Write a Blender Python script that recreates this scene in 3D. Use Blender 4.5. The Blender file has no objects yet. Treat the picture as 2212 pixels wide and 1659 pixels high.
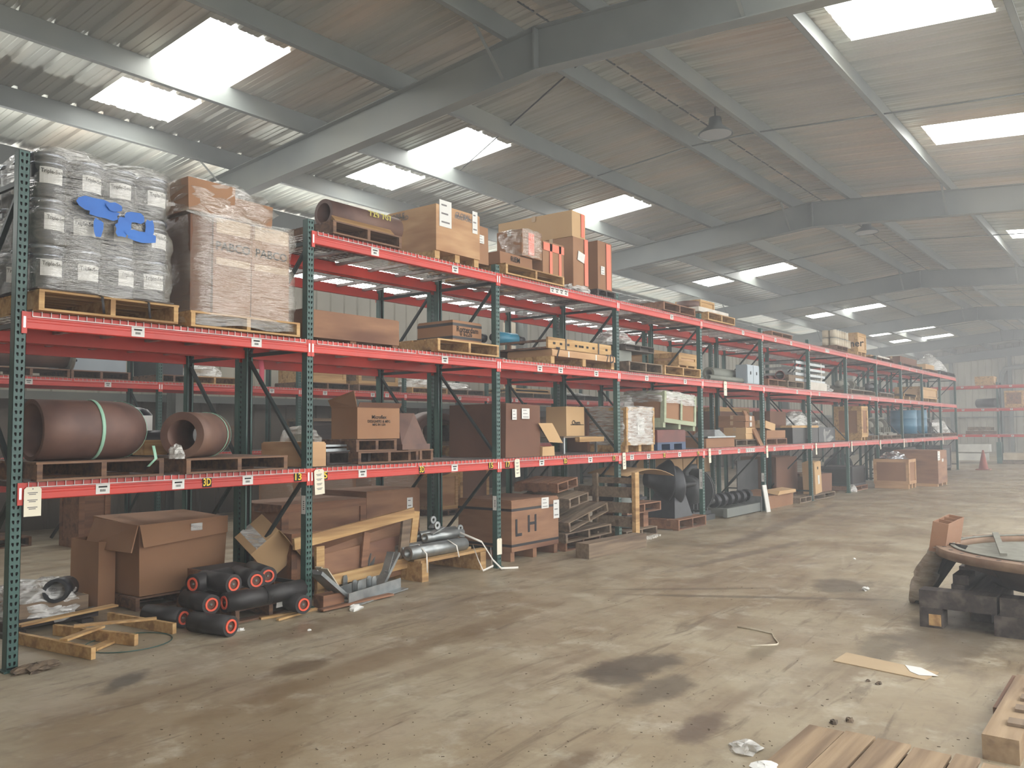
import bpy, bmesh, math, random
from mathutils import Vector, Matrix, Euler
random.seed(7)
PI = math.pi
S = bpy.context.scene
COL = S.collection

# ---------------------------------------------------------------- camera
W_, H_ = 2212, 1659
CAM = Vector((-2.5588, -6.3148, 1.6315)); YAW, PITCH, ROLL, F = 0.9111, 0.0550, -0.0071, 1815.1
FW = Vector((math.sin(YAW)*math.cos(PITCH), math.cos(YAW)*math.cos(PITCH), math.sin(PITCH)))
_r = Vector((math.cos(YAW), -math.sin(YAW), 0)); _u = _r.cross(FW)
RT = _r*math.cos(ROLL)+_u*math.sin(ROLL); UP = -_r*math.sin(ROLL)+_u*math.cos(ROLL)
cd = bpy.data.cameras.new('camera'); cam = bpy.data.objects.new('camera', cd); COL.objects.link(cam)
cd.sensor_fit = 'HORIZONTAL'; cd.sensor_width = 36; cd.lens = F/W_*36; cd.clip_end = 300
m3 = Matrix((RT, UP, -FW)).transposed(); cam.matrix_world = Matrix.Translation(CAM) @ m3.to_4x4()
S.camera = cam
def ray(u, v): return FW + RT*((u-W_/2)/F) - UP*((v-H_/2)/F)
def aY(u, v, y): d = ray(u, v); return CAM + d*((y-CAM.y)/d.y)
def aX(u, v, x): d = ray(u, v); return CAM + d*((x-CAM.x)/d.x)
def aZ(u, v, z=0.0): d = ray(u, v); return CAM + d*((z-CAM.z)/d.z)

# ---------------------------------------------------------------- light and exposure
S.view_settings.view_transform = 'Standard'; S.view_settings.look = 'None'
S.view_settings.gamma = 1; S.view_settings.use_curve_mapping = False
S.view_settings.exposure = 0.0
SKYLIGHT = 16.0
wd = bpy.data.worlds.new('overcast_sky'); S.world = wd; wd.use_nodes = True
bg = wd.node_tree.nodes['Background']; bg.inputs[0].default_value = (1.0, 0.99, 0.965, 1); bg.inputs[1].default_value = 3.8
S.cycles.max_bounces = 6; S.cycles.diffuse_bounces = 4; S.cycles.use_adaptive_sampling = True; S.cycles.adaptive_threshold = 0.08; S.cycles.glossy_bounces = 3
S.cycles.transparent_max_bounces = 12; S.cycles.transmission_bounces = 3
S.cycles.caustics_reflective = False; S.cycles.caustics_refractive = False
S.cycles.sample_clamp_indirect = 6; S.cycles.use_denoising = True; S.cycles.volume_bounces = 0

# ---------------------------------------------------------------- materials
def sc(c):  # srgb 0-255 to linear
    return tuple(((x/255)/12.92 if x/255 <= 0.04045 else ((x/255+0.055)/1.055)**2.4) for x in c)+(1,)
MATS = {}
def mat(name, c1, c2=None, rough=0.7, metal=0.0, scale=4.0, bump=0.0, stretch=(1, 1, 1), c3=None, dirt=0.0, spec=0.5, detail=6, obj=True):
    m = bpy.data.materials.new(name); m.use_nodes = True; nt = m.node_tree; N = nt.nodes; L = nt.links
    b = N['Principled BSDF']; b.inputs['Roughness'].default_value = rough; b.inputs['Metallic'].default_value = metal
    b.inputs['Specular IOR Level'].default_value = spec
    MATS[name] = m
    if c2 is None: b.inputs['Base Color'].default_value = sc(c1); 
    tc = N.new('ShaderNodeTexCoord'); mp = N.new('ShaderNodeMapping'); mp.inputs['Scale'].default_value = stretch
    L.new(tc.outputs['Object'], mp.inputs[0])
    nz = N.new('ShaderNodeTexNoise'); nz.inputs['Scale'].default_value = scale; nz.inputs['Detail'].default_value = detail
    oi = N.new('ShaderNodeObjectInfo'); ad = N.new('ShaderNodeVectorMath'); ad.operation = 'ADD'
    ml = N.new('ShaderNodeMath'); ml.operation = 'MULTIPLY'; ml.inputs[1].default_value = 37.0
    L.new(oi.outputs['Random'], ml.inputs[0]); L.new(mp.outputs[0], ad.inputs[0]); L.new(ml.outputs[0], ad.inputs[1])
    L.new(ad.outputs[0], nz.inputs['Vector'])
    if c2 is not None:
        r = N.new('ShaderNodeValToRGB'); r.color_ramp.elements[0].position = 0.32; r.color_ramp.elements[1].position = 0.68
        r.color_ramp.elements[0].color = sc(c1); r.color_ramp.elements[1].color = sc(c2)
        L.new(nz.outputs['Fac'], r.inputs[0]); out = r.outputs[0]
        if c3 is not None:
            n2 = N.new('ShaderNodeTexNoise'); n2.inputs['Scale'].default_value = scale*0.35; n2.inputs['Detail'].default_value = 3
            L.new(ad.outputs[0], n2.inputs['Vector'])
            r2 = N.new('ShaderNodeValToRGB'); r2.color_ramp.elements[0].position = 0.5; r2.color_ramp.elements[1].position = 0.66
            r2.color_ramp.elements[0].color = (0, 0, 0, 1); r2.color_ramp.elements[1].color = (1, 1, 1, 1)
            L.new(n2.outputs['Fac'], r2.inputs[0])
            mx = N.new('ShaderNodeMix'); mx.data_type = 'RGBA'; mx.inputs[7].default_value = sc(c3)
            L.new(r2.outputs[0], mx.inputs[0]); L.new(out, mx.inputs[6]); out = mx.outputs[2]
        L.new(out, b.inputs['Base Color'])
    if bump:
        bp = N.new('ShaderNodeBump'); bp.inputs['Strength'].default_value = bump; bp.inputs['Distance'].default_value = 0.02
        L.new(nz.outputs['Fac'], bp.inputs['Height']); L.new(bp.outputs[0], b.inputs['Normal'])
    return m
WX = (0.35, 6, 6); WY = (6, 0.35, 6)
mat('wood_new', (196, 163, 114), (172, 134, 86), 0.75, scale=5, stretch=WX, bump=0.2, c3=(142, 108, 70))
mat('wood_plank', (158, 136, 108), (138, 116, 90), 0.8, scale=4, stretch=WX, bump=0.2, c3=(110, 90, 70))
mat('card_floor', (178, 158, 128), (168, 146, 116), 0.85, scale=3)
mat('wood_old', (128, 98, 76), (98, 74, 60), 0.85, scale=5, stretch=WX, bump=0.25, c3=(76, 58, 50))
mat('wood_grey', (136, 118, 98), (110, 94, 78), 0.85, scale=4, stretch=WX, bump=0.25, c3=(88, 72, 60))
mat('wood_red', (146, 106, 80), (122, 86, 64), 0.8, scale=4, stretch=WX, bump=0.2, c3=(100, 72, 56))
mat('rust_dark', (82, 66, 58), (62, 50, 46), 0.7, scale=5, bump=0.15, c3=(96, 78, 68))
mat('wood_dark', (66, 58, 54), (48, 42, 42), 0.8, scale=4, stretch=WX, bump=0.25, c3=(92, 84, 78))
mat('plywood', (196, 160, 120), (180, 142, 104), 0.75, scale=2.2, stretch=(1, 1, 5), bump=0.05, c3=(160, 120, 86))
mat('plywood_dark', (150, 112, 84), (130, 94, 70), 0.75, scale=2.2, stretch=(1, 1, 5), bump=0.05, c3=(108, 74, 56))
mat('card', (156, 118, 88), (144, 106, 78), 0.85, scale=1.6, bump=0.03, c3=(134, 96, 70))
mat('card_light', (196, 164, 122), (184, 150, 110), 0.85, scale=1.5, bump=0.02)
mat('card_dark', (118, 84, 66), (104, 72, 56), 0.85, scale=1.5, bump=0.03)
mat('tape', (186, 160, 128), None, 0.3)
mat('paper', (214, 214, 210), None, 0.8)
mat('tag_cream', (226, 220, 200), None, 0.8)
mat('ink', (30, 28, 28), None, 0.8)
mat('ink_grey', (120, 118, 118), None, 0.8)
mat('marker', (44, 42, 46), None, 0.8)
mat('chalk', (190, 180, 90), None, 0.9)
mat('chalk_white', (205, 200, 190), None, 0.9)
mat('decal_yellow', (236, 196, 40), None, 0.5)
mat('rack_green', (54, 88, 82), (44, 74, 70), 0.42, scale=5, c3=(68, 100, 92))
mat('rack_green_dark', (36, 48, 48), (26, 38, 38), 0.5, scale=5)
mat('rack_red', (198, 56, 42), (186, 50, 38), 0.34, scale=3, c3=(176, 54, 46))
mat('wire', (196, 190, 186), (150, 146, 146), 0.4, 0.6, scale=9)
mat('clip', (214, 214, 210), None, 0.3, 0.7)
mat('steel_grey', (112, 117, 113), (102, 107, 104), 0.55, scale=1.5, c3=(120, 122, 114))
mat('steel_dark', (66, 68, 70), (50, 52, 54), 0.55, scale=5, bump=0.1)
mat('iron_dark', (52, 54, 58), (36, 38, 42), 0.45, 0.3, scale=7, bump=0.1)
mat('rust_pipe', (112, 84, 74), (88, 66, 60), 0.55, 0.15, scale=4, bump=0.15, c3=(120, 92, 78))
mat('galv', (168, 172, 172), (140, 146, 148), 0.38, 0.75, scale=8)
mat('foil', (226, 228, 230), (190, 192, 196), 0.16, 0.9, scale=8, bump=0.5)
mat('black_rubber', (46, 44, 44), (34, 33, 34), 0.5, scale=6, bump=0.05)
mat('orange', (226, 92, 66), None, 0.45)
mat('brown_cap', (92, 62, 50), None, 0.6)
mat('strap_green', (146, 190, 166), None, 0.4)
mat('strap_white', (222, 218, 210), None, 0.5)
mat('strap_black', (40, 38, 40), None, 0.5)
mat('blue_tank', (70, 150, 178), (58, 132, 160), 0.35, scale=3)
mat('blue_drum', (44, 110, 140), (36, 96, 124), 0.4, scale=3)
mat('blue_print', (28, 92, 176), (40, 110, 196), 0.5, scale=3)
mat('blue_dark', (48, 74, 110), (40, 62, 94), 0.5, scale=3)
mat('grey_box', (158, 170, 178), (146, 158, 166), 0.45, scale=2)
mat('grey_tube', (126, 130, 120), (110, 114, 106), 0.5, scale=3)
mat('pail_black', (46, 50, 58), (30, 34, 40), 0.3, scale=3)
mat('pail_metal', (150, 156, 166), (120, 126, 136), 0.25, 0.7, scale=3)
mat('red_part', (150, 66, 56), (126, 54, 48), 0.5, scale=4)
mat('maroon', (112, 62, 56), (92, 50, 46), 0.55, scale=4)
mat('pink', (226, 110, 130), None, 0.7)
mat('foam_white', (206, 202, 194), (188, 184, 174), 0.8, scale=6)
mat('white_metal', (214, 214, 206), (196, 196, 190), 0.5, scale=3)
mat('orange_tape', (236, 118, 92), None, 0.5)
mat('cone_orange', (150, 78, 62), (126, 66, 54), 0.7, scale=5)
mat('gasket', (128, 128, 118), (110, 108, 98), 0.8, scale=12, bump=0.2)
mat('rust_flange', (138, 114, 92), (118, 94, 76), 0.75, scale=9, bump=0.15, c3=(110, 82, 62))
mat('debris', (112, 96, 78), (70, 60, 50), 0.9, scale=20, bump=0.3)
mat('mdf', (150, 112, 86), (138, 102, 78), 0.75, scale=3)
mat('white_board', (206, 198, 180), (186, 174, 152), 0.8, scale=3, c3=(170, 154, 130))
mat('wall_lower', (104, 96, 86), (90, 82, 74), 0.7, scale=1.2, c3=(78, 72, 66))
mat('wall_metal', (176, 172, 156), (160, 156, 142), 0.55, scale=1.2, c3=(150, 146, 132))
mat('fixture_glass', (150, 154, 154), None, 0.25)
mat('pale_green_wood', (170, 178, 150), (150, 158, 134), 0.75, scale=3, stretch=WX)

mat('film_grey', (168, 158, 146), (128, 116, 104), 0.22, scale=5, bump=1.0, stretch=(1, 1, 4), c3=(196, 190, 182))
def wrapmat(name, haze, tint, transp):
    m = bpy.data.materials.new(name); m.use_nodes = True; nt = m.node_tree; N = nt.nodes; L = nt.links
    N.remove(N['Principled BSDF']); o = N['Material Output']
    tr = N.new('ShaderNodeBsdfTransparent'); gl = N.new('ShaderNodeBsdfGlossy'); df = N.new('ShaderNodeBsdfDiffuse')
    gl.inputs['Roughness'].default_value = 0.12; gl.inputs['Color'].default_value = (1, 1, 1, 1); df.inputs['Color'].default_value = sc(tint)
    tc = N.new('ShaderNodeTexCoord'); mp = N.new('ShaderNodeMapping'); mp.inputs['Scale'].default_value = (2, 2, 14)
    mp.inputs['Rotation'].default_value = (0.15, 0.2, 0)
    L.new(tc.outputs['Object'], mp.inputs[0]); nz = N.new('ShaderNodeTexNoise'); nz.inputs['Scale'].default_value = 3; nz.inputs['Detail'].default_value = 5
    L.new(mp.outputs[0], nz.inputs['Vector'])
    bp = N.new('ShaderNodeBump'); bp.inputs['Strength'].default_value = 0.9; bp.inputs['Distance'].default_value = 0.03
    L.new(nz.outputs['Fac'], bp.inputs['Height']); L.new(bp.outputs[0], gl.inputs['Normal'])
    r = N.new('ShaderNodeMapRange'); r.inputs[1].default_value = 0.35; r.inputs[2].default_value = 0.75
    r.inputs[3].default_value = haze*0.4; r.inputs[4].default_value = haze*1.7; L.new(nz.outputs['Fac'], r.inputs[0])
    m1 = N.new('ShaderNodeMixShader'); L.new(r.outputs[0], m1.inputs[0]); L.new(tr.outputs[0], m1.inputs[1]); L.new(df.outputs[0], m1.inputs[2])
    m2 = N.new('ShaderNodeMixShader'); m2.inputs[0].default_value = 1-transp; L.new(m1.outputs[0], m2.inputs[1]); L.new(gl.outputs[0], m2.inputs[2])
    L.new(m2.outputs[0], o.inputs['Surface']); MATS[name] = m
wrapmat('wrap', 0.11, (224, 222, 208), 0.84)
wrapmat('wrap_milky', 0.55, (214, 214, 210), 0.85)
wrapmat('wrap_grey', 2.0, (150, 146, 138), 0.85)

def emis(name, col, s):
    m = bpy.data.materials.new(name); m.use_nodes = True; N = m.node_tree.nodes; b = N['Principled BSDF']
    b.inputs['Base Color'].default_value = col; b.inputs['Emission Color'].default_value = col; b.inputs['Emission Strength'].default_value = s
    b.inputs['Roughness'].default_value = 0.6; MATS[name] = m
emis('skylight_panel', (1.0, 0.995, 0.97, 1), SKYLIGHT)
emis('wall_light', (0.97, 0.98, 0.95, 1), 9.0)

def roofmat():
    m = mat('roof_metal', (190, 190, 178), (172, 174, 166), 0.34, 0.45, scale=0.9, stretch=(3, 0.4, 1), c3=(204, 192, 174))
roofmat()

def floormat():
    m = bpy.data.materials.new('concrete'); m.use_nodes = True; nt = m.node_tree; N = nt.nodes; L = nt.links
    b = N['Principled BSDF']; MATS['concrete'] = m
    tc = N.new('ShaderNodeTexCoord')
    def noise(scale, detail, rough=0.55, stretch=(1, 1, 1), rot=0.0, dist=0.0):
        mp = N.new('ShaderNodeMapping'); mp.inputs['Scale'].default_value = stretch; mp.inputs['Rotation'].default_value = (0, 0, rot)
        L.new(tc.outputs['Object'], mp.inputs[0]); n = N.new('ShaderNodeTexNoise')
        n.inputs['Scale'].default_value = scale; n.inputs['Detail'].default_value = detail; n.inputs['Roughness'].default_value = rough; n.inputs['Distortion'].default_value = dist
        L.new(mp.outputs[0], n.inputs['Vector']); return n.outputs['Fac']
    def ramp(f, p0, p1, c0=(0, 0, 0, 1), c1=(1, 1, 1, 1)):
        r = N.new('ShaderNodeValToRGB'); e = r.color_ramp.elements; e[0].position = p0; e[1].position = p1; e[0].color = c0; e[1].color = c1
        L.new(f, r.inputs[0]); return r.outputs[0]
    def mix(f, a, bb, k=None):
        x = N.new('ShaderNodeMix'); x.data_type = 'RGBA'
        if k is not None:
            mm = N.new('ShaderNodeMath'); mm.operation = 'MULTIPLY'; mm.inputs[1].default_value = k; L.new(f, mm.inputs[0]); f = mm.outputs[0]
        L.new(f, x.inputs[0]); L.new(a, x.inputs[6])
        if isinstance(bb, tuple): x.inputs[7].default_value = bb
        else: L.new(bb, x.inputs[7])
        return x.outputs[2]
    c = ramp(noise(0.9, 8, 0.6), 0.38, 0.62, sc((146, 132, 108)), sc((164, 154, 132)))
    c = mix(ramp(noise(0.45, 6, 0.6, (1, 1, 1), 0.3, 0.6), 0.50, 0.62), c, sc((128, 110, 86)), 0.5)
    c = mix(ramp(noise(1.2, 8, 0.65, (0.35, 2.2, 1), 0.0, 0.3), 0.51, 0.62), c, sc((114, 98, 80)), 0.45)
    c = mix(ramp(noise(2.6, 8, 0.7), 0.54, 0.68), c, sc((198, 194, 178)), 0.45)
    c = mix(ramp(noise(5.0, 10, 0.78), 0.50, 0.62), c, sc((112, 98, 82)), 0.35)
    c = mix(ramp(noise(2.0, 10, 0.75, (0.5, 3, 1), 0.15, 1.0), 0.55, 0.64), c, sc((86, 72, 58)), 0.55)
    c = mix(ramp(noise(30, 4, 0.7), 0.68, 0.72), c, sc((70, 58, 48)), 0.55)
    nd = N.new('ShaderNodeTexNoise'); nd.inputs['Scale'].default_value = 2.6; nd.inputs['Detail'].default_value = 8; nd.inputs['Roughness'].default_value = 0.65
    L.new(tc.outputs['Object'], nd.inputs['Vector'])
    for x, y, rx, ry, rot, k, colr in STAINS:
        mp = N.new('ShaderNodeMapping'); mp.vector_type = 'TEXTURE'
        mp.inputs['Location'].default_value = (x, y, 0); mp.inputs['Rotation'].default_value = (0, 0, rot); mp.inputs['Scale'].default_value = (rx, ry, 1)
        L.new(tc.outputs['Object'], mp.inputs[0]); ln = N.new('ShaderNodeVectorMath'); ln.operation = 'LENGTH'; L.new(mp.outputs[0], ln.inputs[0])
        a2 = N.new('ShaderNodeMath'); a2.operation = 'MULTIPLY_ADD'; a2.inputs[1].default_value = 1.9; L.new(nd.outputs['Fac'], a2.inputs[0]); L.new(ln.outputs['Value'], a2.inputs[2])
        mr = N.new('ShaderNodeMapRange'); mr.inputs[1].default_value = 1.6; mr.inputs[2].default_value = 2.05; mr.inputs[3].default_value = 1; mr.inputs[4].default_value = 0
        L.new(a2.outputs[0], mr.inputs[0]); c = mix(mr.outputs[0], c, sc(colr), k)
    # saw cut joints
    L.new(c, b.inputs['Base Color'])
    rg = N.new('ShaderNodeMapRange'); rg.inputs[3].default_value = 0.28; rg.inputs[4].default_value = 0.62
    rg.inputs[1].default_value = 0.35; rg.inputs[2].default_value = 0.65
    L.new(noise(1.1, 6), rg.inputs[0]); L.new(rg.outputs[0], b.inputs['Roughness'])
    bp = N.new('ShaderNodeBump'); bp.inputs['Strength'].default_value = 0.25; bp.inputs['Distance'].default_value = 0.01
    L.new(noise(9, 8, 0.7), bp.inputs['Height']); L.new(bp.outputs[0], b.inputs['Normal'])
def st(u, v, rx, ry, rot=0.0, k=0.8, c=(84, 76, 66)):
    p = aZ(u, v); return (p.x, p.y, rx, ry, rot, k, c)
STAINS = [st(1360, 1440, 0.45, 0.22, -0.2, 0.85), st(1330, 1460, 0.3, 0.2, 0.5, 0.8), st(1430, 1490, 0.35, 0.16, 0, 0.7), st(650, 1440, 0.3, 0.14, 0.1, 0.75, (96, 80, 60)), st(275, 1470, 0.26, 0.1, 0.6, 0.85, (78, 72, 62)),
          st(1820, 1265, 0.5, 0.3, 0, 0.75, (92, 84, 72)), st(1510, 1572, 0.3, 0.13, 0, 0.85, (96, 82, 70)), st(1240, 1650, 0.25, 0.1, 0, 0.7, (96, 78, 58)),
          st(2050, 1380, 1.0, 0.45, 0.1, 0.6, (86, 78, 68)), st(1900, 1400, 0.5, 0.15, 0.2, 0.6, (92, 84, 70)), st(1650, 1405, 0.3, 0.1, 0.1, 0.6, (104, 94, 74)),
          st(1640, 1290, 1.3, 0.07, -1.05, 0.7, (98, 88, 74)), st(1500, 1272, 1.0, 0.05, -0.9, 0.6, (98, 88, 74)), st(1700, 1130, 4.5, 0.16, 0.1, 0.55, (104, 94, 84)), st(1620, 1195, 2.0, 0.1, -0.1, 0.55, (104, 94, 84)),
          st(900, 1400, 2.4, 0.16, 0.05, 0.5, (108, 88, 62)), st(500, 1620, 1.2, 0.35, 0.6, 0.5, (112, 92, 64)), st(700, 1350, 1.4, 0.2, 0.0, 0.5, (104, 84, 62))]
floormat()

# ---------------------------------------------------------------- mesh helpers
class MB:
    def __init__(s): s.v = []; s.f = []; s.m = []; s.sm = []; s.cur = 0; s.smooth = False
    def _f(s, fs, smooth=None):
        for f in fs: s.f.append(f); s.m.append(s.cur); s.sm.append(s.smooth if smooth is None else smooth)
    def box(s, x0, x1, y0, y1, z0, z1):
        n = len(s.v); s.v += [(x, y, z) for z in (z0, z1) for y in (y0, y1) for x in (x0, x1)]
        s._f([(n, n+2, n+3, n+1), (n+4, n+5, n+7, n+6), (n, n+1, n+5, n+4), (n+1, n+3, n+7, n+5), (n+3, n+2, n+6, n+7), (n+2, n, n+4, n+6)], False); return s
    def hexa(s, p):  # eight corners: bottom 4 ccw, top 4 ccw
        n = len(s.v); s.v += [tuple(q) for q in p]
        s._f([(n+3, n+2, n+1, n), (n+4, n+5, n+6, n+7), (n, n+1, n+5, n+4), (n+1, n+2, n+6, n+5), (n+2, n+3, n+7, n+6), (n+3, n, n+4, n+7)], False); return s
    def bar(s, a, b, w, h, up=(0, 0, 1)):  # beam between two points
        a = Vector(a); b = Vector(b); d = (b-a).normalized(); up = Vector(up)
        if abs(d.dot(up)) > 0.98: up = Vector((1, 0, 0))
        sd = d.cross(up).normalized(); up = sd.cross(d)
        q = []
        for p in (a, b): q.append([p-sd*w/2-up*h/2, p+sd*w/2-up*h/2, p+sd*w/2+up*h/2, p-sd*w/2+up*h/2])
        return s.hexa(q[0]+q[1])
    def cyl(s, a, b, r, r2=None, n=16, caps=True):
        a = Vector(a); b = Vector(b); r2 = r if r2 is None else r2; d = (b-a).normalized()
        t = Vector((0, 0, 1)) if abs(d.z) < 0.9 else Vector((1, 0, 0)); e1 = d.cross(t).normalized(); e2 = d.cross(e1)
        k = len(s.v)
        for p, rr in ((a, r), (b, r2)):
            s.v += [tuple(p+(e1*math.cos(2*PI*i/n)+e2*math.sin(2*PI*i/n))*rr) for i in range(n)]
        s._f([(k+i, k+(i+1) % n, k+n+(i+1) % n, k+n+i) for i in range(n)], True)
        if caps: s._f([tuple(range(k+n-1, k-1, -1)), tuple(range(k+n, k+2*n))], False)
        return s
    def pipe(s, a, b, ro, ri, n=28):
        a = Vector(a); b = Vector(b); d = (b-a).normalized()
        t = Vector((0, 0, 1)) if abs(d.z) < 0.9 else Vector((1, 0, 0)); e1 = d.cross(t).normalized(); e2 = d.cross(e1)
        k = len(s.v)
        for p, rr in ((a, ro), (b, ro), (b, ri), (a, ri)):
            s.v += [tuple(p+(e1*math.cos(2*PI*i/n)+e2*math.sin(2*PI*i/n))*rr) for i in range(n)]
        for q in range(4):
            s._f([(k+q*n+i, k+q*n+(i+1) % n, k+((q+1) % 4)*n+(i+1) % n, k+((q+1) % 4)*n+i) for i in range(n)], q in (0, 2))
        return s
    def sweep(s, pts, radii, n=12, caps=True, ri=None):  # tube along points
        pts = [Vector(p) for p in pts]; k0 = len(s.v); m = len(pts); prev = None
        if not hasattr(radii, '__len__'): radii = [radii]*m
        for i, p in enumerate(pts):
            d = (pts[min(i+1, m-1)]-pts[max(i-1, 0)]).normalized()
            if prev is None:
                t = Vector((0, 0, 1)) if abs(d.z) < 0.9 else Vector((1, 0, 0)); e1 = d.cross(t).normalized()
            else: e1 = (prev-d*prev.dot(d)).normalized()
            prev = e1; e2 = d.cross(e1)
            s.v += [tuple(p+(e1*math.cos(2*PI*j/n)+e2*math.sin(2*PI*j/n))*radii[i]) for j in range(n)]
        for i in range(m-1):
            a = k0+i*n; b = a+n
            s._f([(a+j, a+(j+1) % n, b+(j+1) % n, b+j) for j in range(n)], True)
        if caps: s._f([tuple(range(k0+n-1, k0-1, -1)), tuple(range(k0+(m-1)*n, k0+m*n))], False)
        return s
    def strip(s, pts, w, side=(0, 0, 1), th=0.002):  # flat strap along points
        pts = [Vector(p) for p in pts]; sd = Vector(side).normalized()*w/2; k = len(s.v)
        for i, p in enumerate(pts):
            d = (pts[min(i+1, len(pts)-1)]-pts[max(i-1, 0)]).normalized(); nn = d.cross(sd).normalized()*th
            s.v += [tuple(p-sd), tuple(p+sd), tuple(p+sd+nn), tuple(p-sd+nn)]
        for i in range(len(pts)-1):
            a = k+4*i; s._f([(a+j, a+(j+1) % 4, a+4+(j+1) % 4, a+4+j) for j in range(4)], True)
        s._f([(k+3, k+2, k+1, k), tuple(range(k+4*(len(pts)-1), k+4*len(pts)))], False); return s
    def prism(s, poly, a, b):  # poly list of Vector offsets at a, extruded to b
        a = Vector(a); b = Vector(b); k = len(s.v); n = len(poly)
        s.v += [tuple(a+Vector(q)) for q in poly]+[tuple(b+Vector(q)) for q in poly]
        s._f([(k+i, k+(i+1) % n, k+n+(i+1) % n, k+n+i) for i in range(n)]+[tuple(range(k+n-1, k-1, -1)), tuple(range(k+n, k+2*n))], False); return s
    def lathe(s, c, prof, n=24, ax=(0, 0, 1)):  # prof [(r,h)]
        c = Vector(c); d = Vector(ax).normalized(); t = Vector((0, 0, 1)) if abs(d.z) < 0.9 else Vector((1, 0, 0))
        e1 = d.cross(t).normalized(); e2 = d.cross(e1); k = len(s.v)
        for r, h in prof: s.v += [tuple(c+d*h+(e1*math.cos(2*PI*i/n)+e2*math.sin(2*PI*i/n))*max(r, 1e-4)) for i in range(n)]
        for q in range(len(prof)-1): s._f([(k+q*n+i, k+q*n+(i+1) % n, k+(q+1)*n+(i+1) % n, k+(q+1)*n+i) for i in range(n)], True)
        return s
    def rot(s, c, e, start=0):
        R = Euler(e).to_matrix(); c = Vector(c)
        for i in range(start, len(s.v)): s.v[i] = tuple(R @ (Vector(s.v[i])-c)+c)
        return s
    def mesh(s, name, mats, org=(0, 0, 0)):
        me = bpy.data.meshes.new(name); o = Vector(org)
        me.from_pydata([(x-o.x, y-o.y, z-o.z) for x, y, z in s.v], [], s.f)
        for m in (mats if isinstance(mats, (list, tuple)) else [mats]): me.materials.append(MATS[m])
        me.polygons.foreach_set('material_index', s.m); me.polygons.foreach_set('use_smooth', s.sm)
        bm = bmesh.new(); bm.from_mesh(me); bmesh.ops.recalc_face_normals(bm, faces=bm.faces); bm.to_mesh(me); bm.free()
        me.update(); return me
def box(*a): return MB().box(*a)
def link(name, me, parent=None, loc=(0, 0, 0), rz=0.0):
    o = bpy.data.objects.new(name, me); COL.objects.link(o); o.location = loc; o.rotation_euler = (0, 0, rz)
    if parent: o.parent = parent
    return o
def struct(name, mb, mats, label=None):
    o = link(name, mb.mesh(name, mats)); o['kind'] = 'structure'
    if label: o['label'] = label
    return o
_fc = {}
def text_mb(txt, size, origin, right, up, width=None, mb=None, off=0.002):
    """lettering laid on a surface; origin = centre of the text"""
    if txt not in _fc:
        cu = bpy.data.curves.new('t', 'FONT'); cu.body = txt; cu.align_x = 'CENTER'; cu.align_y = 'CENTER'; cu.resolution_u = 2; cu.offset = 0.018
        o = bpy.data.objects.new('t', cu); COL.objects.link(o); dg = bpy.context.evaluated_depsgraph_get(); dg.update()
        me = bpy.data.meshes.new_from_object(o.evaluated_get(dg))
        _fc[txt] = ([v.co.copy() for v in me.vertices], [tuple(p.vertices) for p in me.polygons])
        bpy.data.objects.remove(o); bpy.data.curves.remove(cu); bpy.data.meshes.remove(me)
    vs, fs = _fc[txt]; mb = mb or MB(); k = len(mb.v); R = Vector(right).normalized(); U = Vector(up).normalized(); Nn = R.cross(U)
    sx = size
    if width: w = max(v.x for v in vs)-min(v.x for v in vs); sx = width/max(w, 1e-6)
    mb.v += [tuple(Vector(origin)+R*v.x*sx+U*v.y*size+Nn*off) for v in vs]; mb._f([tuple(k+i for i in f) for f in fs], False); return mb

class Thing:
    def __init__(s, name, label, cat, group=None): s.n = name; s.l = label; s.c = cat; s.g = group; s.p = []
    def add(s, name, mb, mats, label=None, sub=None):
        s.p.append((name, mb, mats, label, sub)); return len(s.p)-1
    def done(s):
        vs = [v for p in s.p for v in p[1].v]
        x = (min(v[0] for v in vs)+max(v[0] for v in vs))/2; y = (min(v[1] for v in vs)+max(v[1] for v in vs))/2; z = min(v[2] for v in vs)
        org = Vector((x, y, z)); obs = []
        if len(s.p) == 1: r = link(s.n, s.p[0][1].mesh(s.n, s.p[0][2], org), None, org)
        else:
            r = link(s.n, None, None, org); r.empty_display_size = 0.1
            for n, mb, mt, lb, sub in s.p:
                o = link(n, mb.mesh(n, mt, org), r if sub is None else obs[sub]); obs.append(o)
                if lb: o['label'] = lb
        r['label'] = s.l; r['category'] = s.c
        if s.g: r['group'] = s.g
        return r
def one(name, mb, mats, label, cat, group=None):
    t = Thing(name, label, cat, group); t.add(name, mb, mats); return t.done()
def copy_tree(o, parent=None, loc=None, rz=None, label=None):
    kids = list(o.children); c = o.copy(); COL.objects.link(c)
    if parent: c.parent = parent
    if loc is not None: c.location = loc
    if rz is not None: c.rotation_euler = (0, 0, rz)
    if label: c['label'] = label
    for k in kids: copy_tree(k, c)
    return c
# ================================================================ SETTING
YW, ZE, SL, YR, ZR = 8.85, 6.45, 0.083, -0.05, 7.19
XA, XB = -5.4, 60.4
def roofz(y): return ZR - SL*abs(y-YR)
struct('floor', box(XA, XB+0.2, -12.5, YW+0.2, -0.2, 0.0), 'concrete')
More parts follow.
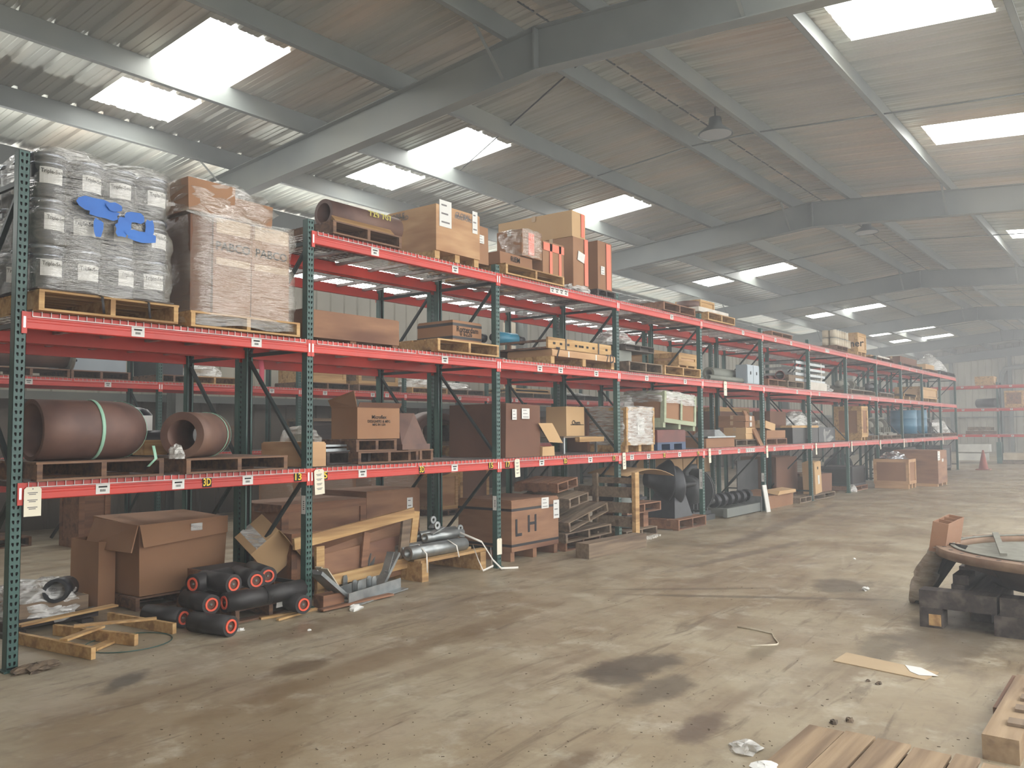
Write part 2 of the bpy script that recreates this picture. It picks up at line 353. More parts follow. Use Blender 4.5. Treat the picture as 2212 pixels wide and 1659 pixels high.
# walls: ribbed sheet
def ribwall(name, axis, fixed, a0, a1, z0, z1, flip, gable=False, m='wall_metal'):
    mb = MB(); p = a0; pts = []
    while p < a1:
        pts += [(p, 0), (p+0.30, 0), (p+0.325, 0.03), (p+0.385, 0.03)]; p += 0.41
    pts.append((a1, 0)); k = 0
    for q, d in pts:
        zt = (roofz(q)+0.0) if gable else z1
        for z in (z0, zt): mb.v.append((q, fixed+flip*d, z) if axis == 'x' else (fixed+flip*d, q, z))
    mb._f([(2*i, 2*i+2, 2*i+3, 2*i+1) for i in range(len(pts)-1)], False)
    struct(name, mb, m)
ribwall('wall_left', 'x', YW, XA, XB, 0.0, 2.25, 1, m='wall_lower')  # lower sheet in a darker liner tone, standing in for shade behind the racks
ribwall('wall_left', 'x', YW, XA, XB, 2.25, 4.9, 1)
ribwall('wall_left', 'x', YW, XA, XB, 5.6, ZE-0.05, 1)
ribwall('window_100', 'x', YW, XA, XB, 4.9, 5.6, 1, m='wall_light')
ribwall('wall_far', 'y', XB, -8.9, YW, 0.0, 0, 1, True)
ribwall('wall_near', 'y', XA, -8.9, YW, 0.0, 0, -1, True)
mb = MB()
for z in (2.25, 3.75, 5.2): mb.box(XA+0.1, XB-0.1, YW-0.18, YW-0.01, z, z+0.06).box(XA+0.1, XB-0.1, YW-0.19, YW-0.17, z-0.04, z+0.1)
struct('trim_1', mb, 'steel_grey')
mb = MB()
for z in (2.25, 4.2): mb.box(XB-0.2, XB-0.01, -8.8, YW-0.2, z, z+0.06)
for y in (4.95, -2.0, 1.5): mb.box(XB-0.3, XB-0.01, y-0.1, y+0.1, 0, roofz(y)-0.35)
struct('trim_2', mb, 'steel_grey')

# roof: ribbed sheets with skylight panels in the openings
P3 = 0.4175
SKY = []
def sky(x, y0, y1, n=3):
    i = round((x-XA)/P3); SKY.append((i, i+n, y0, y1))
for x in (3.45, 8.55, 13.75, 23.8, 35.1, 45.2, 50.2): sky(x, 3.12, 4.62)
for x in (3.48, 8.58, 13.7, 23.8, 35.2, 45.2, 49.9, 56.0): sky(x, 5.32, 6.3)
for x in (-1.6,): sky(x, 3.12, 4.62); sky(x, 5.32, 6.3)
for x in (3.0, 8.15, 13.3, 23.5, 34.0, 45): sky(x, -4.85, -3.12)
for x in (-2.0, 3.0, 8.15, 13.3, 18.4, 23.5, 34.0, 45): sky(x, -7.9, -6.4)
N3 = int((XB-XA)/P3)+1
def roofhalf(ys, name):
    mb = MB(); prof = [(0, 0), (0.10, 0), (0.108, 0.008), (0.128, 0.008), (0.136, 0), (0.20, 0), (0.208, 0.008), (0.228, 0.008), (0.236, 0), (0.30, 0), (0.33, 0.038), (0.385, 0.038)]
    xs = [(XA+i*P3+a, h) for i in range(N3) for a, h in prof]+[(XA+N3*P3, 0)]; nx = len(xs); npf = len(prof)
    for y in ys: mb.v += [(x, y, roofz(y)+h) for x, h in xs]
    for j in range(len(ys)-1):
        ym = (ys[j]+ys[j+1])/2
        for c in range(nx-1):
            i = c//npf
            if any(a <= i < b and y0 < ym < y1 for a, b, y0, y1 in SKY): continue
            mb._f([(j*nx+c, j*nx+c+1, (j+1)*nx+c+1, (j+1)*nx+c)], False)
    struct(name, mb, 'roof_metal')
roofhalf([YR, 3.12, 4.62, 5.32, 6.3, YW+0.15], 'ceiling')
roofhalf([YR, -3.12, -4.85, -6.4, -7.9, -8.95], 'ceiling')
for q, (a, b, y0, y1) in enumerate(SKY):
    x0, x1 = XA+a*P3, XA+b*P3; mb = MB(); mb.v = [(x0, y0, roofz(y0)+0.02), (x1, y0, roofz(y0)+0.02), (x1, y1, roofz(y1)+0.02), (x0, y1, roofz(y1)+0.02)]
    mb._f([(0, 1, 2, 3)]); struct('window_%d' % (q+1), mb, 'skylight_panel')
struct('trim_3', MB().prism([(0, -0.28, -0.02), (0, 0.28, -0.02), (0, 0, 0.03)], (XA, YR, ZR+0.05), (XB, YR, ZR+0.05)), 'roof_metal')
mb = MB()
x = XA
while x < XB: mb.prism([(0, -0.012, -0.02), (0, 0.012, -0.02), (0, 0.012, 0.0), (0, -0.012, 0.0)], (x, YR+0.14, ZR-0.0), (x+0.35, YR+0.14, ZR-0.0)); x += P3
struct('trim_4', mb, 'steel_dark')
# purlins (Z sections) and eave strut
def purl(y, d=0.33):
    z = roofz(y)-0.004; mb = MB(); mb.box(XA, XB, y-0.003, y+0.003, z-d, z).box(XA, XB, y, y+0.075, z-0.005, z).box(XA, XB, y-0.075, y, z-d, z-d+0.006)
    mb.box(XA, XB, y-0.078, y-0.072, z-d, z-d+0.025)
    o = struct('purlin', mb, 'steel_grey')
for y in (6.66, 4.57, 2.48, 0.45, -0.84, -2.88, -5.06, -7.1): purl(y)
struct('purlin', MB().box(XA, XB, YW-0.12, YW-0.02, ZE-0.4, ZE-0.02).box(XA, XB, YW-0.2, YW-0.12, ZE-0.4, ZE-0.385), 'steel_grey')
# portal frames
def frame(X):
    d = 0.33; mb = MB()
    def top(y): return roofz(y)-d
    def bot(y): return 6.285-0.072*abs(y-YR)
    for sgn, yo in ((1, YW-0.25), (-1, -8.7)):
        for w, f in ((0.012, lambda y: (bot(y), top(y))), (0.2, lambda y: (top(y)-0.014, top(y))), (0.2, lambda y: (bot(y), bot(y)+0.014))):
            y0, y1 = (YR, yo) if sgn > 0 else (yo, YR)
            a, b = f(y0); c, e = f(y1)
            mb.hexa([(X-w/2, y0, a), (X+w/2, y0, a), (X+w/2, y1, c), (X-w/2, y1, c), (X-w/2, y0, b), (X+w/2, y0, b), (X+w/2, y1, e), (X-w/2, y1, e)])
    mb.box(X-0.1, X+0.1, YR-0.014, YR+0.014, 6.285, top(YR))
    struct('rafter', mb, 'steel_grey')
    mb = MB()
    for yo, s in ((YW-0.22, 1), (-8.62, -1)):
        mb.box(X-0.006, X+0.006, yo-0.3*(s > 0), yo+0.3*(s < 0), 0, bot(yo)+0.05)
        mb.box(X-0.1, X+0.1, yo-0.006, yo+0.006, 0, roofz(yo)-0.33); mb.box(X-0.1, X+0.1, yo-0.3*s-0.006, yo-0.3*s+0.006, 0, bot(yo)+0.05)
    struct('column', mb, 'steel_grey')
    for y in (6.66, 0.45, -2.88):     # flange braces beside the rafter
        t = roofz(y)-0.32; b = bot(y)+0.02
        for sx in (-1, 1):
            struct('flange_brace', MB().bar((X+sx*0.75, y, t+0.05), (X+sx*0.05, y+0.02, b), 0.045, 0.006), 'steel_grey')
FR = [6.12+10.85*k for k in range(-1, 6)]
for X in FR[:-1]: frame(X)
frame(60.1)
for k in range(6):     # sag rods at mid bay
    X = 6.12+10.85*(k-0.5)
    mb = MB(); ys = [YW-0.15, 6.66, 4.57, 2.48, 0.45, -0.84, -2.88, -5.06, -7.1]
    for a, b in zip(ys, ys[1:]): mb.cyl((X, a, roofz(a)-0.3), (X, b, roofz(b)-0.3), 0.014, n=6)
    struct('sag_rod', mb, 'steel_grey')
a = aY(1262, 128, 0.2); b = aY(855, 492, 8.4); b.x = a.x+(b.x-a.x)
struct('tie_rod', MB().cyl(a, b, 0.013, n=6), 'steel_dark')

# ================================================================ PALLET RACKS
Z1, Z2, Z3, BH, PH = 1.289, 2.492, 3.533, 0.121, 3.64
LB = 2.8194
def post_mb(mb, x0, yf, holes, h, back):   # C section, face toward -y (or +y when back)
    w, d = 0.076, 0.07; s = 1 if back else -1
    ya, yb = yf, yf+d
    face = ya if not back else yb
    mb.box(x0, x0+0.003, ya, yb, 0.01, h); mb.box(x0+w-0.003, x0+w, ya, yb, 0.01, h)
    if not holes: mb.box(x0, x0+w, face-0.0015, face+0.0015, 0.01, h)
    else:
        n = int((h-0.02)/0.0508); k = len(mb.v); z = 0.03
        for i in range(n):
            for c in range(2):
                xa = x0+c*w/2; xb = xa+w/2; cx = x0+(0.022 if c == 0 else 0.054); zc = z+0.0254; r = 0.0085
                o = len(mb.v)
                mb.v += [(xa, face, z), (xb, face, z), (xb, face, z+0.0508), (xa, face, z+0.0508)]
                tilt = 0.003 if c == 0 else -0.003
                mb.v += [(cx-r*0.5+tilt, face, zc-0.014), (cx+r*0.5+tilt, face, zc-0.014), (cx+r, face, zc+0.002), (cx+r*0.8, face, zc+0.011), (cx-r*0.8, face, zc+0.011), (cx-r, face, zc+0.002)]
                mb._f([(o, o+1, o+5, o+4), (o+1, o+2, o+7, o+6), (o+1, o+6, o+5), (o+2, o+3, o+8, o+7), (o+3, o, o+9, o+8), (o, o+4, o+9)], False)
            z += 0.0508
    mb.box(x0, x0+0.02, yb-0.003 if not back else ya, yb if not back else ya+0.003, 0.01, h)
    mb.box(x0+w-0.02, x0+w, yb-0.003 if not back else ya, yb if not back else ya+0.003, 0.01, h)
    mb.cur = 1; mb.box(x0+0.004, x0+w-0.004, ya+0.03, ya+0.034, 0.01, h); mb.cur = 0  # dark plate added inside the post, standing in for shade behind the holes
    mb.box(x0-0.02, x0+w+0.02, ya-0.02, yb+0.03, 0, 0.012)
FRAME_M = {}
def frame_meshes(h, dep):
    key = (round(h, 2), dep)
    if key not in FRAME_M:
        mb = MB(); post_mb(mb, 0, 0, True, h, False); post_mb(mb, 0, dep-0.07, True, h, True)
        mb2 = []
        zz = [(0.30, 1, 1.20, 0), (1.36, 0, 2.34, 1), (2.44, 1, 3.36, 0)]
        for a, ra, b, rb in zz:
            if b > h: continue
            ya = dep-0.07 if ra else 0.07; yb = dep-0.07 if rb else 0.07
            m = MB(); m.bar((0.038, ya, a), (0.038, yb, b), 0.025, 0.035, (1, 0, 0)); mb2.append(m)
        for a in (0.22, 1.28, 2.40, 3.42):
            if a < h: mb2.append(MB().bar((0.038, 0.07, a), (0.038, dep-0.07, a), 0.025, 0.035, (0, 0, 1)))
        FRAME_M[key] = (mb.mesh('upright_frame', ['rack_green', 'ink']), [m.mesh('brace', 'rack_green_dark') for m in mb2])
    return FRAME_M[key]
BM = {}
def beam_mesh(L):
    k = round(L, 3)
    if k not in BM:
        prof = [(0, -0.012, 0), (0, 0.018, 0), (0, 0.018, -0.038), (0, 0.04, -0.038), (0, 0.04, -BH), (0, -0.006, -BH), (0, -0.012, -BH+0.006), (0, -0.012, -0.075), (0, -0.008, -0.07), (0, -0.008, -0.055), (0, -0.012, -0.05)]
        m = MB().prism(prof, (0, 0, 0), (L, 0, 0)); c = MB().box(0, 0.036, -0.0145, -0.002, -0.155, 0)
        c.cur = 1; c.box(0.010, 0.026, -0.0165, -0.0145, -0.115, -0.035); c.cur = 0
        BM[k] = (m.mesh('beam', 'rack_red'), c.mesh('end_connector', ['rack_red', 'clip']))
    return BM[k]
DM = {}
def deck_mesh(w, dep, drape):
    k = (round(w, 2), dep, drape)
    if k not in DM:
        m = MB(); n = int(round(w/0.0635)); r = 0.0026
        for i in range(n+1):
            x = min(i*w/n, w-0.003)+0.0015
            m.box(x-r, x+r, -0.018, dep+0.018, 0, 2*r)
            if drape: m.box(x-r, x+r, -0.022, -0.018, -0.034, 2*r)
        y = 0.02
        if drape: m.box(0, w, -0.025, -0.020, -0.037, -0.031)
        while y < dep: m.box(0, w, y-r, y+r, -0.005, 0.0); y += 0.1016
        for x in (w*0.17, w*0.5, w*0.83): m.box(x-0.02, x+0.02, 0.02, dep-0.02, -0.038, -0.006)
        DM[k] = m.mesh('wire_deck', 'wire')
    return DM[k]
def sticker(parent, x, z, w=0.105, h=0.078, n=1, dz=0):
    m = MB(); y = -0.0145
    m.box(x-w/2, x+w/2, y, y+0.002, z-h/2, z+h/2); m.cur = 1
    for j in range(n):
        cx = x-w/2+(j+0.5)*w/n; ww = min(w/n*0.62, 0.07)
        m.box(cx-ww/2, cx+ww/2, y-0.001, y, z+0.008, z+0.02)
        for q in range(6): m.box(cx-ww*0.32+q*ww*0.11, cx-ww*0.32+q*ww*0.11+ww*0.06, y-0.001, y, z-0.022, z-0.004)
    return link('bin_label', m.mesh('bin_label', ['paper', 'ink']), parent)
def decal(parent, x, z, txt, w, h=0.078, yy=-0.0145):
    m = MB().box(x-w/2, x+w/2, yy, yy+0.002, z-h/2, z+h/2); m.cur = 1
    text_mb(txt, h*1.12, (x, yy-0.0005, z), (1, 0, 0), (0, 0, 1), mb=m, off=0.001, width=w*0.84)
    return link('number_decal', m.mesh('number_decal', ['ink', 'decal_yellow']), parent)
def rack(label, cat, xr, y0, dep, bays, h=PH, front=-1, stick=None):
    """xr: right edge of every post; bays: {i:[levels]}; front -1: aisle side is y0, +1: aisle side is y0+dep"""
    R = link('pallet_rack', None, None, (xr[0], y0, 0)); R['label'] = label; R['category'] = cat; ox = xr[0]
    fm, bms = frame_meshes(h, dep); R2 = {}
    for x in xr:
        f = link('upright_frame', fm, R, (x-0.076-ox, 0, 0))
        for b in bms: link('brace', b, f)
        R2[x] = f
    for i, lv in bays.items():
        xa, xb = xr[i], xr[i+1]-0.076; L = xb-xa
        bm, cm = beam_mesh(L)
        for z in lv:
            for rear in (0, 1):
                b = link('beam', bm, R, (xa-ox, 0, z) if not rear else (xb-ox, dep, z), 0 if not rear else PI)
                c = link('end_connector', cm, b, (-0.036, 0, 0)); c = link('end_connector', cm, b, (L, 0, 0))
                if not rear and stick:
                    for it in stick.get((i, round(z, 2)), []):
                        if it[0] == 's': sticker(b, it[1]-xa, it[2] if len(it) > 2 else -0.072, *(it[3:] if len(it) > 3 else ()))
                        else: decal(b, it[2]-xa, -0.072, it[1], it[3])
            g = 0.004; dw = (L-0.10)/2 if L > 2.6 else (L-0.06)/2
            dm = deck_mesh(dw, dep, True)
            link('wire_deck', dm, R, (xa-ox+0.03, 0, z+0.001)); link('wire_deck', dm, R, (xb-ox-0.03-dw, 0, z+0.001))
    return R, R2
X1P = [0.0]+[2.5306+LB*k for k in range(12)]
def bx(u, v): return aY(u, v, -0.012).x
ST = {}
def addst(z, items):
    for it in items:
        x = bx(it[1], it[2]) if it[0] == 's' else bx(it[2], it[3])
        i = max(k for k in range(12) if X1P[k] <= x+0.02)
        if it[0] == 's': ST.setdefault((i, round(z, 2)), []).append(('s', x)+tuple(it[3:]))
        else: ST.setdefault((i, round(z, 2)), []).append(('d', it[1], x, it[4]))
addst(Z1, [('s', 222, 1055), ('s', 385, 1047), ('s', 535, 1040), ('d', '3D', 447, 1044, 0.085), ('d', '13', 643, 1031, 0.085), ('d', '5', 703, 1027, 0.05),
           ('s', 783, 1022), ('s', 982, 1010), ('d', '3D', 911, 1012, 0.085), ('d', '15', 1060, 1003, 0.085), ('d', '17', 1096, 1002, 0.085), ('s', 1170, 997), ('d', '3D', 1221, 996, 0.085), ('s', 1275, 993), ('d', '17', 1326, 991, 0.085),
           ('s', 1365, 988), ('s', 1401, 985), ('d', '3D', 1435, 984, 0.085), ('s', 1468, 983), ('d', '19', 1508, 980, 0.085), ('s', 1555, 977), ('s', 1596, 974), ('s', 1621, 972, -0.07, 0.44, 0.075, 5),
           ('s', 1673, 970), ('s', 1735, 967), ('s', 1801, 962), ('s', 1871, 958), ('s', 1926, 955), ('s', 1957, 953), ('s', 1972, 951), ('s', 1993, 950)])
addst(Z2, [('s', 298, 718), ('s', 554, 740), ('s', 961, 780), ('s', 1166, 799), ('s', 1211, 804), ('s', 1288, 810), ('s', 1397, 820), ('s', 1480, 827), ('s', 1620, 839), ('s', 1722, 848), ('s', 1770, 852), ('s', 1841, 857), ('s', 1880, 861), ('s', 1934, 866), ('s', 1967, 869), ('s', 1985, 871)])
addst(Z3, [('s', 810, 543), ('s', 983, 583), ('s', 1208, 634, -0.06, 0.42, 0.08, 4), ('s', 1451, 687), ('s', 1605, 720), ('s', 1675, 735), ('s', 1709, 743), ('s', 1787, 759, -0.06, 0.3, 0.08, 3), ('s', 1924, 789), ('s', 1965, 798), ('s', 1980, 801)])
bays1 = {i: [Z1, Z2, Z3] for i in range(12)}; bays1[0] = [Z1, Z2]
RACK1, FR1 = rack('long green and red pallet rack facing the near aisle, with black and yellow 3D decals', 'pallet rack', X1P, 0.0, 1.016, bays1, stick=ST)
bays2 = {i: [Z1, Z2, Z3] for i in range(1, 13)}; bays2[0] = [Z1, Z2]; bays2[1] = [Z1, Z2]
RACK2, _ = rack('second pallet rack standing back to back behind the near one', 'pallet rack', [-2.53]+X1P, 1.07, 1.016, bays2)
X3P = [4.83+LB*k for k in range(-3, 13)]
ST3 = {}
for u, v in ((62, 819), (233, 827), (587, 842), (702, 847), (805, 849), (836, 851), (993, 857), (1105, 860), (1116, 860), (1270, 867), (1607, 885)):
    x = aY(u, v, 6.69).x; i = max(k for k in range(15) if X3P[k] <= x); ST3.setdefault((i, round(2.46, 2)), []).append(('s', x))
RACK3, _ = rack('pallet rack along the ribbed side wall, seen through the other racks', 'pallet rack', X3P, 6.7, 1.016, {i: [Z1, 2.46] for i in range(15)}, h=3.05, stick=ST3)
# rack across the far end of the aisle
YE = [-0.4+LB*k for k in (2, 1, 0, -1)]
def endrack():
    XE = 40.4
    R = link('pallet_rack', None, None, (XE, YE[-1], 0)); R['label'] = 'pallet rack standing crosswise at the far end of the aisle'; R['category'] = 'pallet rack'
    fm, bms = frame_meshes(3.64, 1.016)
    for y in YE:
        f = link('upright_frame', fm, R, (0, y-YE[-1], 0), -PI/2)
        for b in bms: link('brace', b, f)
    bm, cm = beam_mesh(LB-0.076); dm = deck_mesh((LB-0.176)/2, 1.016, True)
    for i in range(3):
        y = YE[i]-0.076
        for z in (1.30, 2.47, 3.5):
            for rear in (0, 1):
                b = link('beam', bm, R, (0, y-YE[-1], z) if not rear else (1.016, y-LB+0.076-YE[-1], z), -PI/2 if not rear else PI/2)
                link('end_connector', cm, b, (-0.036, 0, 0)); link('end_connector', cm, b, (LB-0.076, 0, 0))
                if not rear:
                    for t in (0.5, 1.4, 2.2): sticker(b, t, -0.06)
            for q in (0.03, 0.06+(LB-0.176)/2): link('wire_deck', dm, R, (0, y-q-YE[-1], z+0.001), -PI/2)
    for y, n in ((YE[2], 'post_guard'),):
        link(n, MB().box(-0.03, 0.12, -0.14, 0.06, 0, 0.95).mesh(n, 'rack_green'), R, (0, y-YE[-1], 0))
endrack()
# frame stickers on posts
for u, v, n in ((659, 1091, 1), (1074, 1087, 1), (1516, 1035, 2), (1645, 1032, 1)):
    x = [q for q in X1P if abs(aY(u+8, v, -0.001).x-q) < 0.4][0]; z = aY(u, v, 0).z
    m = MB().box(-0.004, -0.002, 0.005, 0.06, z-0.085*n, z+0.085*n); m.cur = 1
    for k in range(n):
        for q in range(5): m.box(-0.005, -0.004, 0.018, 0.036, z-0.085*n+0.04+0.17*k+q*0.018, z-0.085*n+0.048+0.17*k+q*0.018)
    link('bin_label', m.mesh('bin_label', ['paper', 'ink']), FR1[x])
m = MB(); zz = aY(659, 1280, 0).z; m.box(-0.004, -0.002, 0.005, 0.06, zz-0.05, zz+0.05); m.cur = 1; text_mb('A', 0.1, (-0.004, 0.033, zz), (0, -1, 0), (0, 0, 1), mb=m)
link('number_decal', m.mesh('number_decal', ['ink', 'decal_yellow']), FR1[X1P[1]])
# ================================================================ BUILDERS FOR THE GOODS
D1, D2, D3 = Z1+0.008, Z2+0.008, Z3+0.008
def X(u, v, y): return aY(u, v, y).x
def Zp(u, v, y): return aY(u, v, y).z
def px(u0, u1, vt, y, uL=None, vb=None, dep=1.0):
    """box extents from its front face in the aisle plane y: left, right, top (and depth from its receding left side)"""
    vm = vt+20; x0 = X(u0, vm, y); x1 = X(u1, vm, y); zt = Zp(u0, vt, y)
    y1 = aX(uL, vm, x0).y if uL else y+dep
    return x0, x1, y, y1, zt
def fit(x0, x1, y0, z0):
    """keep goods on the two racks clear of the posts"""
    if y0 > 6.3:
        c = (x0+x1)/2
        for k in range(15):
            if X3P[k] <= c < X3P[k+1]: return max(x0, X3P[k]+0.006), min(x1, X3P[k+1]-0.084)
    if z0 < 0.9 or y0 > 2.1: return x0, x1
    c = (x0+x1)/2
    for k in range(-1, 12):
        a = X1P[k] if k >= 0 else -2.53; b = X1P[k+1] if k < 11 else 1e9
        if a <= c < b: return max(x0, a+0.006), min(x1, b-0.084)
    return x0, x1
def pal_parts(t, x0, x1, y0, y1, z, wood, h=0.14, n=6, tilt=None):
    if not tilt: x0, x1 = fit(x0, x1, y0, z)
    w = 0.038; ms = [MB().box(x, x+w, y0, y1, z+0.016, z+h-0.016) for x in (x0, (x0+x1-w)/2, x1-w)]
    top = MB(); bot = MB(); bw = (y1-y0)/n
    for i in range(n):
        a = y0+i*bw; j = random.uniform(-0.004, 0.004)
        top.box(x0-0.003+j, x1+0.003+j, a+(0.01 if i else 0), a+bw-0.012, z+h-0.016, z+h+random.uniform(-0.001, 0.001))
    for a in (y0, (y0+y1)/2-0.05, y1-0.1): bot.box(x0, x1, a, a+0.1, z, z+0.016)
    if tilt:
        c = Vector(((x0+x1)/2, (y0+y1)/2, z))
        for m in ms+[top, bot]: m.rot(c, tilt)
    for m in ms: t.add('stringer', m, wood)
    t.add('top_deck', top, wood); t.add('bottom_deck', bot, wood)
def pallet(x0, x1, y0, y1, z, wood, label, group=None, h=0.14, n=6, tilt=None):
    t = Thing('pallet', label, 'pallet', group); pal_parts(t, x0, x1, y0, y1, z, wood, h, n, tilt); return t.done()
def paper(t, x, z, y, w, h, lines=3, mats=('paper', 'ink_grey'), rot=0.0, name='paper_label'):
    m = MB().box(x-w/2, x+w/2, y-0.003, y-0.001, z-h/2, z+h/2); m.cur = 1
    for k in range(lines):
        zz = z+h*0.32-k*h*0.64/max(lines-1, 1); m.box(x-w*0.34, x+w*(0.1+0.24*((k*7) % 3)/2), y-0.0042, y-0.003, zz-h*0.03, zz+h*0.03)
    if rot: m.rot((x, y, z), (0, rot, 0))
    t.add(name, m, list(mats))
def carton(x0, x1, y0, y1, z0, z1, label, m='card', rz=0.0, tape='tape', txt=None, group=None, name='cardboard_box', crush=0.006, extra=None, lab=None, ry=0.0, cat='box'):
    x0, x1 = fit(x0, x1, y0, z0); t = Thing(name, label, cat, group); b = MB(); r = lambda: random.uniform(-crush, crush)
    b.hexa([(x0+r(), y0+r(), z0), (x1+r(), y0+r(), z0), (x1+r(), y1, z0), (x0+r(), y1, z0), (x0+r(), y0+r(), z1+r()), (x1+r(), y0+r(), z1+r()), (x1+r(), y1, z1+r()), (x0+r(), y1, z1+r())])
    t.add('carton', b, m)
    if tape:
        ym = (y0+y1)/2; q = 0.03
        t.add('tape', MB().box(x0-0.008, x1+0.008, ym-q, ym+q, z1+0.006, z1+0.009).box(x0-0.009, x0-0.006, ym-q, ym+q, z1-0.07, z1+0.008).box(x1+0.006, x1+0.009, ym-q, ym+q, z1-0.07, z1+0.008), tape)
    if txt:
        for s, size, fx, fz, col in txt: t.add('printed_text', text_mb(s, size, (x0+(x1-x0)*fx, y0-crush-0.001, z0+(z1-z0)*fz), (1, 0, 0), (0, 0, 1)), col)
    if lab:
        for fx, fz, w, h in lab: paper(t, x0+(x1-x0)*fx, z0+(z1-z0)*fz, y0-crush-0.001, w, h)
    if extra: extra(t)
    if rz or ry:
        c = ((x0+x1)/2, (y0+y1)/2, z0)
        for p in t.p: p[1].rot(c, (0, ry, rz))
    return t.done()
def crate(x0, x1, y0, y1, z0, z1, label, m='plywood', bm='wood_new', skid=0.09, batten=True, txt=None, strap=None, lab=None, group=None, extra=None, side_txt=None, ry=0.0, rz=0.0, rx=0.0, name='wooden_crate', bw=0.09):
    x0, x1 = fit(x0, x1, y0, z0); t = Thing(name, label, 'crate', group); zb = z0+skid; th = 0.018
    t.add('panel', MB().box(x0+th, x1-th, y0+th, y1-th, zb, z1), m)
    if batten:
        for yy in (y0, y1-th):
            f = MB(); f.box(x0, x0+bw, yy, yy+th, zb, z1).box(x1-bw, x1, yy, yy+th, zb, z1).box(x0+bw, x1-bw, yy, yy+th, zb, zb+bw).box(x0+bw, x1-bw, yy, yy+th, z1-bw, z1); t.add('batten', f, bm)
        for a in (x0, x1-th):
            f = MB(); f.box(a, a+th, y0+th, y1-th, zb, zb+bw).box(a, a+th, y0+th, y1-th, z1-bw, z1).box(a, a+th, y0+th, y0+bw, zb+bw, z1-bw).box(a, a+th, y1-bw, y1-th, zb+bw, z1-bw); t.add('batten', f, bm)
    else: t.add('panel', MB().box(x0, x1, y0, y0+th, zb, z1).box(x0, x0+th, y0+th, y1, zb, z1).box(x0+th, x1, y0+th, y1, z1, z1+0.012), m)
    if skid > 0:
        for a in (x0, (x0+x1)/2-0.04, x1-0.08): t.add('runner', MB().box(a, a+0.08, y0+0.02, y1-0.02, z0, zb), bm)
    if strap:
        for f in strap:
            q = 0.016
            if f > 0: zz = zb+(z1-zb)*f; t.add('strap', MB().box(x0-0.003, x1+0.003, y0-0.003, y1+0.003, zz-q, zz+q), 'strap_black')
            else: xx = x0-(x1-x0)*f; t.add('strap', MB().box(xx-q, xx+q, y0-0.003, y1+0.003, zb-0.002, z1+0.014), 'strap_black')
    if txt:
        for s, size, fx, fz, col in txt: t.add('painted_text', text_mb(s, size, (x0+(x1-x0)*fx, y0-0.002, zb+(z1-zb)*fz), (1, 0, 0), (0, 0, 1)), col)
    if side_txt:
        for s, size, fy, fz, col in side_txt: t.add('painted_text', text_mb(s, size, (x0-0.002, y1-(y1-y0)*fy, zb+(z1-zb)*fz), (0, -1, 0), (0, 0, 1)), col)
    if lab:
        for fx, fz, w, h in lab: paper(t, x0+(x1-x0)*fx, zb+(z1-zb)*fz, y0-0.002, w, h)
    if extra: extra(t)
    if ry or rz or rx:
        c = ((x0+x1)/2, (y0+y1)/2, z0)
        for p in t.p: p[1].rot(c, (rx, ry, rz))
    return t.done()
def wrapshell(x0, x1, y0, y1, z0, z1, n=40, m=14, top=0.0, taper=0.0, amp=0.012, p=5.0, seed=1, cap=True):
    """stretch film: a wrinkled closed shell of rounded-rectangle section"""
    rnd = random.Random(seed); mb = MB(); mb.smooth = True; cx, cy = (x0+x1)/2, (y0+y1)/2; a, b = (x1-x0)/2, (y1-y0)/2
    ph = [rnd.uniform(0, 6.28) for _ in range(8)]
    rows = m+1
    for j in range(rows):
        f = j/m; z = z0+(z1-z0)*f; s = 1-taper*f
        for i in range(n):
            th = 2*PI*i/n; c, q = math.cos(th), math.sin(th); k = (abs(c)**p+abs(q)**p)**(-1/p)
            w = amp*(math.sin(5*th+ph[0]+9*f)+math.sin(11*th+ph[1]-14*f)*0.6+math.sin(3*th+ph[2]+22*f)*0.7)+rnd.uniform(-amp, amp)*0.5
            mb.v.append((cx+(a*s+w)*c*k, cy+(b*s+w)*q*k, z+amp*math.sin(7*th+ph[3])*(0.6 if 0 < j < m else 1)+(top*math.cos(th+ph[4]) if j == m else 0)))
    for j in range(m): mb._f([(j*n+i, j*n+(i+1) % n, (j+1)*n+(i+1) % n, (j+1)*n+i) for i in range(n)], True)
    if cap:
        k = len(mb.v); last = m*n
        for i in range(n):
            v = Vector(mb.v[last+i]); mb.v.append((cx+(v.x-cx)*0.6, cy+(v.y-cy)*0.6, z1+amp*2+rnd.uniform(-amp, amp)))
        mb.v.append((cx, cy, z1+amp*2.5))
        mb._f([(last+i, last+(i+1) % n, k+(i+1) % n, k+i) for i in range(n)]+[(k+i, k+(i+1) % n, k+n) for i in range(n)], True)
    return mb
def crumple(x0, x1, y0, y1, z0, z1, seed=1, n=16, m=7, k=0.35):
    """crumpled bag or sheet lump"""
    x0, x1 = fit(x0, x1, y0, z0)
    rnd = random.Random(seed); mb = MB(); cx, cy = (x0+x1)/2, (y0+y1)/2
    for j in range(m+1):
        f = j/m; ang = f*PI/2; z = z0+(z1-z0)*math.sin(ang); s = math.cos(ang)**0.7 if j < m else 0.02
        for i in range(n):
            th = 2*PI*i/n; w = 1-k*rnd.random()
            mb.v.append((cx+(x1-x0)/2*s*w*math.cos(th), cy+(y1-y0)/2*s*w*math.sin(th), z0+(z-z0)*(1-k*0.6*rnd.random() if j else 1)))
    for j in range(m): mb._f([(j*n+i, j*n+(i+1) % n, (j+1)*n+(i+1) % n, (j+1)*n+i) for i in range(n)], False)
    return mb
